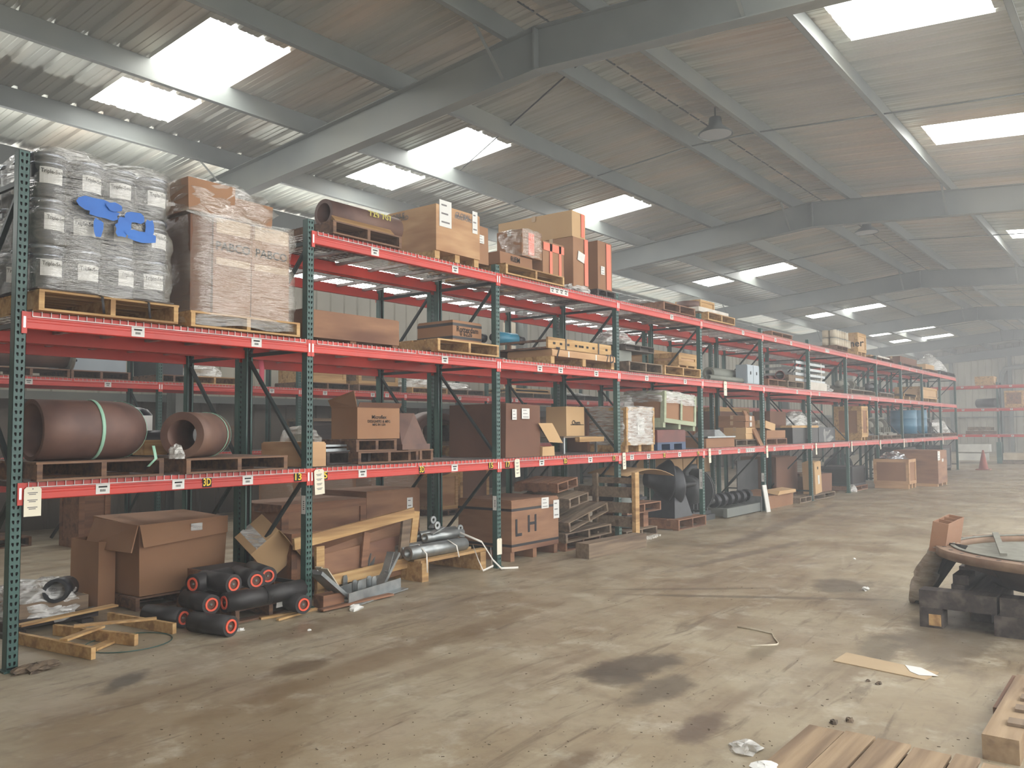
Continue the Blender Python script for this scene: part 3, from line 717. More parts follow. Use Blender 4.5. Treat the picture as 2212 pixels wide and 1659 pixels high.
def openbox_mb(x0, x1, y0, y1, z0, z1, th=0.006, top=False):
    m = MB().box(x0, x1, y0, y1, z0, z0+th); m.box(x0, x1, y0, y0+th, z0+th, z1).box(x0, x1, y1-th, y1, z0+th, z1).box(x0, x0+th, y0+th, y1-th, z0+th, z1).box(x1-th, x1, y0+th, y1-th, z0+th, z1)
    return m
def machine(x0, x1, y0, y1, z, h, seed, label, cat='machine part', m='iron_dark', name='machine_part'):
    """cast machine: bed, housing, shaft, flanges and bolts"""
    x0, x1 = fit(x0, x1, y0, z); rnd = random.Random(seed); t = Thing(name, label, cat); L = x1-x0; cy = (y0+y1)/2; W = (y1-y0)
    t.add('bed', MB().box(x0, x1, y0+W*0.15, y1-W*0.15, z, z+h*0.16).box(x0+0.02, x1-0.02, y0, y0+W*0.12, z, z+h*0.1), m)
    zc = z+h*0.55; r = h*0.3
    b = MB().lathe((x0+L*0.12, cy, zc), [(0, 0), (r*0.7, 0), (r*0.8, L*0.03), (r, L*0.06), (r, L*0.34), (r*0.75, L*0.4), (r*0.4, L*0.46), (0, L*0.46)], 20, (1, 0, 0))
    t.add('housing', b, m)
    t.add('flange', MB().cyl((x0+L*0.62, cy, zc), (x0+L*0.66, cy, zc), h*0.42, n=22).cyl((x0+L*0.70, cy, zc), (x0+L*0.73, cy, zc), h*0.42, n=22), m)
    t.add('shaft', MB().cyl((x0+L*0.5, cy, zc), (x1-0.01, cy, zc), h*0.08, n=10), 'steel_dark')
    f = MB()
    for a in (0.2, 0.4, 0.68, 0.9): f.box(x0+L*a-0.02, x0+L*a+0.02, cy-W*0.3, cy+W*0.3, z+h*0.16, zc-r*0.3)
    t.add('bracket', f, m)
    t.add('pipe_stub', MB().sweep([(x0+L*0.3, cy, zc+r*0.6), (x0+L*0.3, cy, z+h*0.92), (x0+L*0.38, cy-W*0.1, z+h), (x0+L*0.5, cy-W*0.2, z+h)], h*0.06, 8), m)
    return t.done()
def pipes(x0, x1, y, z, r, n, mtl, label, name='steel_pipe', cat='pipe', group=None, ri=0.8, ang=0.0):
    for k in range(n):
        yy = y+k*2.05*r; lb_ = label % ('nearest the aisle', 'second from the aisle', 'third from the aisle', 'farthest from the aisle')[k]; one(name, MB().pipe((x0+random.uniform(0, 0.05), yy, z+r), (x1, yy+ang, z+r), r, r*ri, 14), mtl, lb_, cat, group)
def hangtag(u, v, z, h, label, y=-0.03, w=0.085, lines=4, tilt=0.0, cat='tag'):
    x = X(u, v, y); t = Thing('hang_tag', label, cat); zt = z
    m = MB(); c = w*0.14
    m.prism([(-w/2, 0, -h), (w/2, 0, -h), (w/2, 0, -c), (w/2-c, 0, 0), (-w/2+c, 0, 0), (-w/2, 0, -c)], (x, y, zt), (x, y+0.0015, zt)); m.rot((x, y, zt), (0, tilt, 0)); t.add('card', m, 'tag_cream')
    k = MB().cyl((x, y-0.0008, zt-0.014), (x, y, zt-0.014), 0.005, n=8)
    for i in range(lines):
        zz = zt-h*0.2-i*h*0.74/max(lines, 1)
        k.box(x-w*0.3, x+w*0.28, y-0.0012, y, zz-0.003, zz+0.003).box(x-w*0.22, x+w*0.18, y-0.0012, y, zz-0.014, zz-0.008)
    k.rot((x, y, zt), (0, tilt, 0)); t.add('print', k, 'ink_grey')
    t.add('wire_tie', MB().cyl((x, y, zt-0.012), (x, y+0.01, zt+0.015), 0.0012, n=5), 'clip')
    return t.done()
# ================================================================ TOP LEVEL
x0, x1, y0, y1, zt = px(720, 868, 487, -0.06, 632); h = 0.13
pallet(x0, x1, -0.06, 1.1, D3, 'wood_old', 'worn brown pallet under the big rusty pipe on the top level', h=0.13)
z = D3+0.13; xa = X(699, 455, 0.25); xb = X(852, 490, 0.25)
t = Thing('steel_pipe', 'thick brown steel pipe with yellow chalk numbers lying on the top level', 'pipe')
t.add('tube', MB().pipe((xa, 0.25, z+0.145), (xb, 0.25, z+0.145), 0.14, 0.1, 32), 'rust_pipe')
t.add('chalk_text', text_mb('729 707', 0.1, ((xa+xb)/2+0.15, 0.25-0.13, z+0.21), (1, 0, 0), (0, 0.45, 1), off=0.012), 'chalk'); t.done()
one('wood_chock', MB().prism([(0, 0, 0), (0, 0.09, 0), (0, 0.09, 0.09)], (x0+0.1, 0.0, z), (x1-0.02, 0.0, z)), 'wood_new', 'light wood chock wedged along the front of the rusty pipe', 'wood block')
x0, x1, y0, y1, zt = px(942, 1036, 440, -0.03, 836)
crate(x0, x1, y0, min(y1, 1.3), D3, zt, 'tall pale plywood crate with paper labels standing on the top level', batten=False, skid=0.09,
      lab=[(0.2, 0.83, 0.2, 0.3), (0.88, 0.83, 0.09, 0.26)], side_txt=[('MOBILE', 0.08, 0.2, 0.9, 'ink_grey'), ('BRADFORD', 0.07, 0.22, 0.83, 'ink_grey')], txt=[('GLOBAL', 0.07, 0.6, 0.9, 'ink_grey'), ('BRADFORD', 0.06, 0.62, 0.84, 'ink_grey')])
xr_ = x1
carton(x1+0.01, X(1060, 520, 0.1), 0.1, 0.8, D3+0.09, Zp(1050, 492, 0.1), 'narrow brown carton pressed against the right side of the pale plywood crate', lab=[(0.5, 0.65, 0.12, 0.1)])
pallet(X(1093, 585, -0.05), X(1219, 600, -0.05), -0.05, 0.95, D3, 'wood_new', 'yellow edged pallet under the orange taped cartons on the top level', h=0.13)
PT = D3+0.13
xA0, xA1 = X(1110, 570, 0.0), X(1153, 570, 0.0)
carton(xA0-0.25, xA1, 0.02, 0.75, PT, Zp(1112, 549, 0.0), 'low brown carton with black print under the film wrapped carton', txt=[('RIEM', 0.09, 0.45, 0.55, 'ink')], tape=None)
zA = Zp(1112, 549, 0.0)+0.01
x0, x1, y0, y1, zt = px(1128, 1170, 494, 0.0, 1074)
def ex(t): t.add('orange_tape', MB().box(x0+0.12, x0+0.24, y0-0.012, y0-0.008, zA+0.03, zt-0.03), 'orange_tape')
carton(x0, x1, 0.0, min(y1, 0.8), zA, zt, 'carton wrapped in clear film with an orange mark, on top of the low carton', 'card', tape='wrap_milky', extra=ex)
one('film_wrap', wrapshell(x0-0.01, x1+0.01, -0.025, min(y1, 0.8)+0.01, zA, zt+0.01, amp=0.008, seed=3, p=8), 'wrap', 'clear film around the upper carton of the yellow edged pallet', 'plastic film')
x0, x1 = X(1173, 560, 0.02), X(1217, 560, 0.02); zt = Zp(1173, 519, 0.02)
def ex(t):
    for a, b, c, d in ((0.0, 1.0, 0.72, 0.95), (0.3, 0.42, 0.02, 0.95), (0.75, 0.86, 0.02, 0.95)): t.add('orange_tape', MB().box(x0+(x1-x0)*a, x0+(x1-x0)*b, 0.008, 0.012, PT+(zt-PT)*c, PT+(zt-PT)*d), 'orange_tape')
carton(x0, x1, 0.02, 0.7, PT, zt, 'brown carton covered in orange tape on the yellow edged pallet', extra=ex)
x0, x1, y0, y1, zt = px(1238, 1270, 510, 0.02, 1196)
def ex(t):
    t.add('orange_tape', MB().box(x0+0.27, x0+0.36, 0.008, 0.012, D3+0.1, zt), 'orange_tape')
    t.add('paper_label', MB().box(x0+0.1, x0+0.27, 0.006, 0.01, zt-0.33, zt-0.2).rot((x0+0.18, 0, zt-0.26), (0, 0.2, 0)), 'paper')
carton(x0, x1, 0.02, 0.75, D3+0.05, zt, 'tall brown carton with an orange stripe under the wide light box', 'card', extra=ex)
zD = zt+0.01
x0, x1, y0, y1, zt = px(1235, 1264, 453, 0.05, 1132)
def ex(t): t.add('orange_tape', MB().box(x1-0.12, x1-0.04, 0.038, 0.042, zD+0.02, zt-0.02), 'orange_tape')
carton(x0, x1, 0.05, 1.35, zD, zt, 'wide light brown box lying on the tall orange striped carton', 'card_light', extra=ex)
x0, x1, y0, y1, zt = px(1291, 1322, 519, 0.02, 1269)
pallet(x0-0.05, x1+0.12, 0.0, 0.9, D3, 'wood_dark', 'dark pallet under the right hand carton of the top level group', h=0.1)
def ex(t): t.add('orange_tape', MB().box(x0+0.22, x0+0.34, 0.008, 0.012, D3+0.12, zt-0.02), 'orange_tape')
carton(x0, x1, 0.02, 0.8, D3+0.1, zt, 'brown carton with an orange strip, rightmost of the cartons on the top level', extra=ex, lab=[(0.3, 0.4, 0.1, 0.12)])
one('plastic_bag', crumple(X(1232, 622, -0.03), X(1290, 625, -0.03), -0.03, 0.2, D3, D3+0.14, 5), 'wrap_milky', 'crumpled clear plastic lying in front of the tall cartons', 'plastic bag')
x0, x1, y0, y1, zt = px(1434, 1502, 662, -0.05, 1388)
pallet(x0, x1, -0.05, 1.0, D3, 'wood_red', 'reddish brown pallet covered with film past the third post of the top level')
one('film_wrap', crumple(x0-0.35, x1-0.1, 0.1, 0.95, D3+0.14, D3+0.24, 8, 20), 'wrap_milky', 'loose plastic film bunched on the reddish pallet', 'plastic film')
x0, x1, y0, y1, zt = px(1538, 1588, 688, -0.08, 1515)
pallet(x0-0.15, x1, -0.08, 1.0, D3, 'wood_new', 'light pallet with foam and wood on the top level, before the dark rafter')
one('foam_slab', MB().box(x0-0.35, x1-0.1, 0.0, 0.7, D3+0.14, D3+0.22), 'foam_white', 'white foam slab lying on the light top level pallet', 'foam')
one('ring_gear', MB().pipe((x0-0.15, 0.3, D3+0.22), (x0-0.15, 0.3, D3+0.34), 0.2, 0.13, 24), 'rust_pipe', 'rusty brown ring standing on the white foam slab', 'ring')
crate(x0+0.15, x0+0.75, 0.2, 0.7, D3+0.22, D3+0.42, 'small wooden box beside the rusty ring on the foam slab', 'wood_new', skid=0.0, bw=0.04)
x0 = X(1668, 735, 0); x1 = X(1712, 745, 0)
pallet(x0, x1, 0.0, 1.0, D3, 'wood_red', 'thin reddish pallet alone on the top level near the bright strip', h=0.1)
# crate with lettering and a pallet of cans
x0, x1, y0, y1, zt = px(1853, 1871, 718, 0.0, 1800)
crate(x0, x1, 0.0, min(y1, 2.0), D3, zt, 'large tan wooden crate with black lettering far along the top level', 'card_light', skid=0.1, side_txt=[('Cromer', 0.26, 0.55, 0.42, 'marker')])
zc = D3+0.12; xc = X(1846, 757, 0.0)
x0 = X(1806, 760, -0.04); x1 = X(1850, 765, -0.04)
pallet(x0, x1, -0.06, 0.95, D3, 'wood_old', 'brown pallet of paint cans beside the lettered crate', h=0.12, n=5)
ORD = ('leftmost', 'second', 'third', 'fourth', 'fifth', 'sixth', 'seventh')
def canlab(r, i, j): return 'small cream labelled can, %s layer, %s row, %s from the left' % (('lower', 'upper')[r], ('front', 'rear')[j], ORD[i] if i else 'first')
can = None
for r_, zz in enumerate((zc, zc+0.2)):
    for i in range(7):
        for j in range(2):
            if r_ == 1 and i > 5: continue
            xx = x0+0.12+i*0.19; yy = 0.05+j*0.19
            if can is None:
                t = Thing('paint_can', canlab(r_, i, j), 'can', 'cans stacked on the top level pallet')
                t.add('body', MB().cyl((xx, yy, zz), (xx, yy, zz+0.18), 0.08, n=14), 'white_board'); t.add('lid', MB().cyl((xx, yy, zz+0.18), (xx, yy, zz+0.192), 0.083, n=14), 'galv'); can = t.done()
            else: copy_tree(can, loc=(xx, yy, zz), label=canlab(r_, i, j))
FARB = [(1872, 1893, 764, 'wood_new', 0.5, 'flat orange brown box past the lettered crate'), (1897, 1922, 768, 'foam_white', 0.3, 'shallow white topped box near the ninth post, top level'),
        (1944, 1980, 769, 'card_dark', 0.5, 'dark red brown carton on the top level before the far wall'), (2000, 2018, 786, 'card_light', 0.6, 'light brown carton on the top level near the rack end')]
for u0, u1, vt, m_, dd, lb in FARB:
    a, b = X(u0, vt+8, 0.15), X(u1, vt+8, 0.15); carton(a, b, 0.15, 0.15+dd, D3+0.1, Zp(u0, vt, 0.15), lb, m_)
    pallet(a-0.05, b+0.05, 0.05, 1.0, D3, 'wood_old', 'pallet under the '+lb, h=0.1, n=5)
for u0, u1, vt, sd, lb in ((1925, 1942, 772, 21, 'dark scrap bundle on the top level between the last cartons'),):
    machine(X(u0, vt+8, 0.1), X(u1, vt+8, 0.1), 0.1, 0.8, D3, Zp(u0, vt, 0.1)-D3, sd, lb)
a = X(2022, 800, 0.05); b = X(2054, 800, 0.05)
pallet(a-0.6, b+0.4, 0.0, 1.0, D3, 'wood_dark', 'last dark pallet at the far end of the top level', h=0.14)
for q in range(5):
    xx = a+q*(b-a)/5; one('plastic_bag', crumple(xx, xx+(b-a)/4, 0.1, 0.8, D3+0.14, D3+0.14+0.5+0.12*((q*3) % 4)/2, 30+q, 10, 5), 'wrap_milky', 'pale plastic bag, number %s from the left at the far end of the top level' % ('one', 'two', 'three', 'four', 'five')[q], 'plastic bag')

# ================================================================ MIDDLE LEVEL
x0, x1 = X(84, 660, -0.1), X(385, 690, -0.1)
pallet(x0, x1, -0.1, 1.1, D2, 'wood_new', 'light new pallet under the film wrapped pails', h=0.15)
PT = D2+0.15
one('liner_sheet', MB().box(x0-0.02, x1-0.05, -0.12, 1.08, PT+0.001, PT+0.01), 'wood_dark', 'dark liner sheet between the pallet and the wrapped pails', 'sheet')
def paillab(k, i, j): return 'dark steel pail in film, %s tier, %s row, %s from the left' % (('bottom', 'middle', 'top')[k], ('front', 'second', 'third', 'rear')[j], ('first', 'second', 'third', 'fourth')[i])
pail = None; nx_, ny_ = 4, 4; rr = (x1-x0)/nx_/2*0.98; ph_ = 0.335
for k in range(3):
    for i in range(nx_):
        for j in range(ny_):
            if 0 < i < nx_-1 and 0 < j < ny_-1: continue
            if k == 2 and i == nx_-1 and j == 0: pass
            xx = x0+rr*(2*i+1)*1.02-0.02; yy = -0.04+rr*(2*j+1)*0.93; zz = PT+0.012+k*ph_
            if pail is None:
                t = Thing('pail', paillab(k, i, j), 'pail', 'pails stacked in the film wrapped load')
                t.add('body', MB().lathe((xx, yy, zz), [(0, 0), (rr*0.86, 0), (rr*0.9, 0.01), (rr*0.94, 0.30)], 22), 'pail_black')
                t.add('lid', MB().lathe((xx, yy, zz), [(rr*0.94, 0.295), (rr*1.0, 0.298), (rr*1.0, 0.322), (rr*0.9, 0.33), (rr*0.88, 0.32), (0, 0.32)], 22), 'pail_metal')
                lb = MB(); 
                for q in range(-3, 3):
                    a0 = -PI/2+q*0.22; a1 = a0+0.22; kk = len(lb.v)
                    for a in (a0, a1): lb.v += [(xx+rr*0.945*math.cos(a), yy+rr*0.945*math.sin(a), zz+0.1), (xx+rr*0.955*math.cos(a), yy+rr*0.955*math.sin(a), zz+0.22)]
                    lb._f([(kk, kk+2, kk+3, kk+1)], True)
                li = t.add('paper_label', lb, 'paper')
                t.add('printed_text', text_mb('Triple-Seal', 0.042, (xx, yy-rr*0.985, zz+0.185), (1, 0, 0), (0, 0, 1), width=rr*1.15), 'ink', sub=li)
                t.add('hoop', MB().lathe((xx, yy, zz), [(rr*0.93, 0.24), (rr*0.97, 0.245), (rr*0.97, 0.255), (rr*0.93, 0.26)], 22), 'pail_metal')
                pail = t.done()
            else: copy_tree(pail, loc=(xx, yy, zz), rz=0.15*((i*7+j*5+k*3) % 5-2), label=paillab(k, i, j))
one('foil_sheet', crumple(x0+0.05, x1-0.35, 0.05, 1.0, PT+3*ph_+0.01, PT+3*ph_+0.2, 77, 22, 6, 0.25), 'wrap_milky', 'bunched film over the top of the wrapped pails', 'plastic film')
w = Thing('film_wrap', 'clear stretch film with blue print wound around the stack of pails', 'plastic film')
w.add('film', wrapshell(x0-0.03, x1-0.02, -0.14, 1.12, PT+0.0, PT+3*ph_+0.03, 56, 26, amp=0.012, p=9, taper=0.04, seed=11), 'wrap')
bl = MB()
for i, (u_, v_, wx, hz) in enumerate(((205, 442, 0.26, 0.11), (226, 462, 0.22, 0.08), (212, 492, 0.07, 0.14), (268, 484, 0.12, 0.1), (292, 470, 0.16, 0.09), (262, 497, 0.1, 0.1), (305, 512, 0.22, 0.09), (322, 494, 0.08, 0.14), (288, 505, 0.14, 0.06), (246, 448, 0.12, 0.07))):
    c = aY(u_, v_, -0.165); n = 12; kk = len(bl.v); rnd = random.Random(i)
    for q in range(n):
        th = 2*PI*q/n; kq = (abs(math.cos(th))**5+abs(math.sin(th))**5)**(-0.2)*rnd.uniform(0.8, 1.1)
        bl.v.append((c.x+wx/2*math.cos(th)*kq, -0.165-0.0015*i, c.z+hz/2*math.sin(th)*kq))
    bl._f([tuple(range(kk, kk+n))])
w.add('blue_print', bl, 'blue_print', 'blue printed patches'); w.done()
for q, xx in enumerate((x0+0.42, x0+0.78)): one('strap', MB().strip([(xx, -0.02, PT+0.02), (xx+0.01, -0.13, PT-0.01), (xx+0.03, -0.118, D2+0.02)], 0.02, (1, 0, 0)), 'strap_black', 'black strap hanging over the front of the light pallet, %s' % ('left one', 'right one')[q], 'strap')
# wrapped brown cartons
x0, x1 = X(418, 640, -0.05), X(640, 660, -0.05); y1 = 1.05; zb = D2+0.13; zt = Zp(425, 452, -0.05)
pallet(x0-0.03, x1+0.03, -0.07, y1, D2, 'wood_new', 'pallet under the tall film wrapped brown cartons', h=0.13)
bw = (x1-x0)/3
for i, (a, b, fr, lbl, m_) in enumerate(((x0, x0+bw*0.55, 0.0, 'narrow left tall carton in the wrapped load beside the pails', 'card_dark'), (x0+bw*0.57, x0+bw*1.65, -0.02, 'tall carton with black print, middle of the wrapped load', 'card'), (x0+bw*1.67, x1-0.06, -0.02, 'tall carton with black print, right of the wrapped load', 'card'))):
    def ex(t, a=a, b=b, fr=fr):
        m = MB().box(a+0.02, b-0.02, fr-0.0105, fr-0.008, zb+(zt-zb)*0.82, zb+(zt-zb)*0.97).box(a+0.02, b-0.02, fr-0.0105, fr-0.008, zb+(zt-zb)*0.5, zb+(zt-zb)*0.57)
        if i: t.add('tape', m, 'tape')
    carton(a, b, fr, y1-0.05, zb, zt-0.03, lbl, m_, tape=None, txt=[('PABCO', 0.105, 0.5, 0.71, 'ink')] if i else None, extra=ex)
x2, x3 = X(411, 420, 0.0), X(592, 430, 0.0); zq = Zp(411, 382, 0.0)
def ex(t): t.add('printed_text', text_mb('CO', 0.1, (x2+0.42, -0.009, zt+0.12), (0, 0, 1), (-1, 0, 0)), 'ink')
carton(x2-0.02, x2+0.42, 0.0, 1.0, zt+0.0, zq, 'taller carton on the left end of the wrapped load top', tape=None)
carton(x2+0.43, x3, 0.02, 0.9, zt+0.0, zq-0.08, 'lower carton on top of the wrapped brown load', tape=None)
w = Thing('film_wrap', 'clear stretch film wound around the tall brown cartons', 'plastic film')
w.add('film', wrapshell(x0-0.04, x1+0.03, -0.09, y1+0.02, D2+0.03, zt, 56, 26, amp=0.012, p=9, taper=0.03, seed=12, cap=False), 'wrap')
w.add('hood', wrapshell(x2-0.07, x3+0.06, -0.05, 1.04, zt-0.05, zq+0.0, 40, 8, amp=0.03, p=6, taper=0.1, seed=14), 'wrap'); w.done()
# long box, strapped box, pallets
x0, x1 = X(658, 710, 0.18), X(862, 735, 0.18)
crate(x0, x1, 0.18, 0.75, D2, Zp(664, 668, 0.18), 'long low reddish wooden box on the middle level', 'plywood_dark', 'wood_red', skid=0.05, batten=False)
x0, x1, y0, y1, zt = px(946, 1078, 740, -0.1, 868)
pallet(x0, x1, -0.1, 1.05, D2, 'wood_new', 'pale new pallet under the strapped brown box', h=0.14)
x0, x1, y0, y1, zt = px(978, 1040, 692, 0.2, 902)
crate(x0, x1, 0.2, min(y1, 1.15), D2+0.14, zt, 'brown box bound with black straps and handwriting on the middle level', 'card', skid=0.0, batten=False, strap=(0.86, 0.3), txt=[('Rotterdam', 0.09, 0.5, 0.66, 'ink'), ('0 6226', 0.08, 0.45, 0.48, 'ink')], name='cardboard_box')
x0, x1, y0, y1, zt = px(1193, 1329, 755, -0.05, 1096); zL = zt
crate(x0, x1, -0.05, min(y1, 1.4), D2, zt, 'pale crate with a large painted 7 and white straps, lower of the two', 'plywood', skid=0.1, batten=False, txt=[('7', 0.2, 0.08, 0.5, 'marker'), ('7', 0.15, 0.86, 0.5, 'marker'), ('D', 0.17, 0.94, 0.5, 'marker')], extra=lambda t: [t.add('strap', MB().box(xx-0.014, xx+0.014, -0.054, -0.051, D2+0.1, zL), 'strap_white') for xx in (x0+(x1-x0)*0.24, x0+(x1-x0)*0.67)])
xx0, xx1, y0, y1, zt = px(1184, 1320, 727, -0.03, 1086); zU = zt
t = Thing('wooden_crate', 'open sided pale crate with slots and black straps, upper of the two', 'crate')
t.add('front_board', MB().box(xx0, xx1, -0.03, 0.0, zL+0.02, zU), 'wood_new'); 
for f in (0.07, 0.17, 0.28, 0.4, 0.46, 0.5, 0.58, 0.68, 0.9): t.add('slot', MB().box(xx0+f*(xx1-xx0), xx0+(f+0.035)*(xx1-xx0), -0.032, -0.03, zU-0.09, zU-0.06), 'ink')
t.add('side_rail', MB().box(xx0, xx0+0.03, 0.0, 1.3, zL+0.02, zL+0.04).box(xx0, xx0+0.03, 0.0, 1.3, zU-0.06, zU-0.03).box(xx0, xx0+0.03, 0.6, 0.65, zL+0.04, zU-0.06).box(xx0, xx0+0.03, 1.25, 1.3, zL+0.04, zU-0.06), 'wood_old')
t.add('base_board', MB().box(xx0+0.03, xx1, 0.0, 1.3, zL+0.015, zL+0.035).box(xx1-0.03, xx1, 0.0, 1.3, zL+0.035, zU-0.03), 'wood_old')
for f in (0.25, 0.77): t.add('strap', MB().box(xx0+f*(xx1-xx0), xx0+f*(xx1-xx0)+0.03, -0.034, 1.31, zU, zU+0.003).box(xx0+f*(xx1-xx0), xx0+f*(xx1-xx0)+0.03, -0.036, -0.033, zL+0.02, zU), 'strap_black')
t.done()
for q, (a, b, yy) in enumerate(((0.0, 0.35, 1.1), (0.55, 0.95, 0.9))):
    t = Thing('valve_cylinder', 'blue valve cylinder lying in the open crate, %s of two' % ('left', 'right')[q], 'cylinder'); zz = zU+0.06
    t.add('body', MB().cyl((xx0-0.5+a, yy, zz), (xx0-0.5+b, yy-0.05, zz), 0.085, n=18), 'blue_tank'); t.add('coupling', MB().cyl((xx0-0.5+b, yy-0.05, zz), (xx0-0.5+b+0.14, yy-0.07, zz-0.01), 0.06, n=14).cyl((xx0-0.5+a-0.06, yy, zz), (xx0-0.5+a, yy, zz), 0.05, n=14), 'iron_dark'); t.done()
# bay 3
x0, x1 = X(1366, 800, -0.06), X(1431, 800, -0.06)
pallet(x0-0.1, x1, -0.06, 1.0, D2, 'wood_grey', 'grey weathered pallet beside the pale pallet on the middle level', h=0.15)
x2, x3 = X(1436, 810, -0.06), X(1514, 815, -0.06)
pallet(x2, x3, -0.06, 1.0, D2, 'wood_new', 'pale pallet at the fourth post of the middle level', h=0.15)
one('cardboard_box', MB().box(x0-0.05, x0+0.35, 0.15, 0.6, D2+0.15, D2+0.33), 'grey_tube', 'stack of foil covered packs under the black metal box', 'box')
t = Thing('metal_box', 'long black metal channel box raised on foil packs', 'box'); za = D2+0.33; zb = Zp(1366, 744, 0.05)
xa, xb = X(1352, 760, 0.05), X(1413, 760, 0.05)
t.add('shell', MB().box(xa, xb, 0.05, 0.9, za, za+0.015).box(xa, xb, 0.05, 0.9, zb-0.015, zb).box(xa, xa+0.015, 0.05, 0.9, za+0.015, zb-0.015).box(xb-0.015, xb, 0.05, 0.9, za+0.015, zb-0.015).box(xa+0.015, xb-0.015, 0.14, 0.15, za+0.015, zb-0.015), 'wood_dark')
t.add('rib', MB().box((xa+xb)/2-0.01, (xa+xb)/2+0.01, 0.05, 0.14, za+0.015, zb-0.015), 'wood_dark'); t.done()
one('film_wrap', crumple(xa-0.1, xb-0.2, 0.1, 0.85, zb, zb+0.26, 41, 18), 'wrap_milky', 'plastic covered bundle on the black metal box', 'plastic film')
x0, x1, y0, y1, zt = px(1472, 1506, 762, 0.45, 1408)
crate(x0-0.2, x1, 0.45, 1.0, D2+0.15, zt, 'open fronted light wooden crate behind the pale pallet', 'plywood', skid=0.12)
# bay 4
for k, (v_, r_) in enumerate(((806, 0.09), (822, 0.05), (826, 0.05))):
    one('grey_tube', MB().pipe((X(1530, v_, 0.4-0.15*k), 0.4-0.15*k, D2+(0.17 if k == 0 else 0.055)), (X(1612, v_, 0.4-0.15*k), 0.4-0.15*k, D2+(0.17 if k == 0 else 0.055)), r_+0.03 if k == 0 else r_, r_*0.8, 20), 'grey_tube', ('thick grey green tube behind the grey cabinet', 'thin grey tube lying in front of the thick one', 'thin grey tube nearest the beam, beside the grey cabinet')[k], 'pipe')
x0, x1 = X(1613, 810, 0.0), X(1639, 810, 0.0); zt = Zp(1613, 787, 0.0)
t = Thing('electrical_cabinet', 'light grey steel cabinet with two doors standing on the middle level', 'cabinet')
t.add('shell', MB().box(x0, x1, 0.0, 0.22, D2, zt), 'grey_box')
for k in (0, 1):
    xa = x0+0.01+k*(x1-x0)/2; d = t.add('door', MB().box(xa, xa+(x1-x0)/2-0.02, -0.012, -0.001, D2+0.01, zt-0.01), 'grey_box'); t.add('latch', MB().box(xa+(x1-x0)/4-0.015, xa+(x1-x0)/4+0.015, -0.02, -0.012, zt-0.19, zt-0.13), 'ink', sub=d)
t.done()
# bay 5
pipes(X(1655, 815, 0.3), X(1700, 820, 0.3), 0.3, D2+0.15, 0.05, 4, 'maroon', 'maroon pipe beside the fifth post, %s', group='maroon pipes past the fifth post')
t = Thing('steel_ring', 'dark maroon pipe end standing on the middle level', 'ring'); t.add('ring', MB().pipe((X(1685, 815, 0.1), 0.1, D2+0.26), (X(1693, 815, 0.3), 0.4, D2+0.26), 0.1, 0.085, 24), 'maroon'); t.done()
pallet(X(1660, 830, 0.0), X(1700, 830, 0.0), 0.0, 1.0, D2, 'wood_red', 'reddish pallet under the maroon pipes', h=0.14)
pallet(X(1702, 832, -0.04), X(1737, 835, -0.04), -0.04, 1.0, D2, 'wood_grey', 'grey slotted pallet right of the maroon pipes', h=0.14)
one('slotted_block', MB().box(X(1704, 825, 0.1), X(1737, 825, 0.1), 0.1, 0.6, D2+0.14, D2+0.3), 'wood_grey', 'grey slotted block on the pallet before the sixth post', 'block')
a, b = X(1742, 825, 0.05), X(1786, 825, 0.05)
crate(a, b, 0.05, 0.8, D2, D2+0.18, 'cream box under the bright metal frames', 'foam_white', skid=0.0, batten=False)
t = Thing('metal_frame_stack', 'stack of shiny metal window frames on the cream box', 'metal frames')
for k in range(4): t.add('frame', MB().box(a-0.6+k*0.02, b, 0.09, 0.13, D2+0.18+k*0.13, D2+0.24+k*0.13).box(a-0.6, a-0.56, 0.13, 0.8, D2+0.18+k*0.13, D2+0.24+k*0.13).box(b-0.04, b, 0.13, 0.8, D2+0.18+k*0.13, D2+0.24+k*0.13), 'galv')
for xx in (a+0.3, b-0.3): t.add('band', MB().box(xx, xx+0.03, 0.085, 0.089, D2+0.16, D2+0.66), 'strap_white')
t.done()
one('plastic_bag', crumple(X(1786, 840, 0.0), X(1812, 840, 0.0), 0.0, 0.7, D2, D2+0.28, 51), 'wrap_milky', 'white plastic bundle right of the bright metal frames', 'plastic bag')
# far bays, middle level
FM = [(1836, 1885, 815, 'gasket', 61, 'beige covered machine on the middle level past the seventh post'), (1899, 1926, 822, 'steel_dark', 62, 'grey pipework assembly past the eighth post, middle level')]
for u0, u1, vt, m_, sd, lb in FM: machine(X(u0, vt+20, 0.1), X(u1, vt+20, 0.1), 0.1, 0.9, D2+0.12, Zp(u0, vt, 0.1)-D2-0.12, sd, lb, m=m_); pallet(X(u0, vt+20, 0.05)-0.05, X(u1, vt+20, 0.05)+0.05, 0.0, 1.0, D2, 'wood_grey', 'pallet under the '+lb, h=0.12, n=5)
for u0, u1, vt, m_, lb in ((1953, 1980, 850, 'card_dark', 'dark brown carton past the ninth post of the middle level'), (1984, 2024, 834, 'card_light', 'light crate with paper near the far end of the middle level')):
    a, b = X(u0, vt+8, 0.1), X(u1, vt+8, 0.1); crate(a, b, 0.1, 0.9, D2, Zp(u0, vt, 0.1), lb, m_, skid=0.12, bw=0.08)

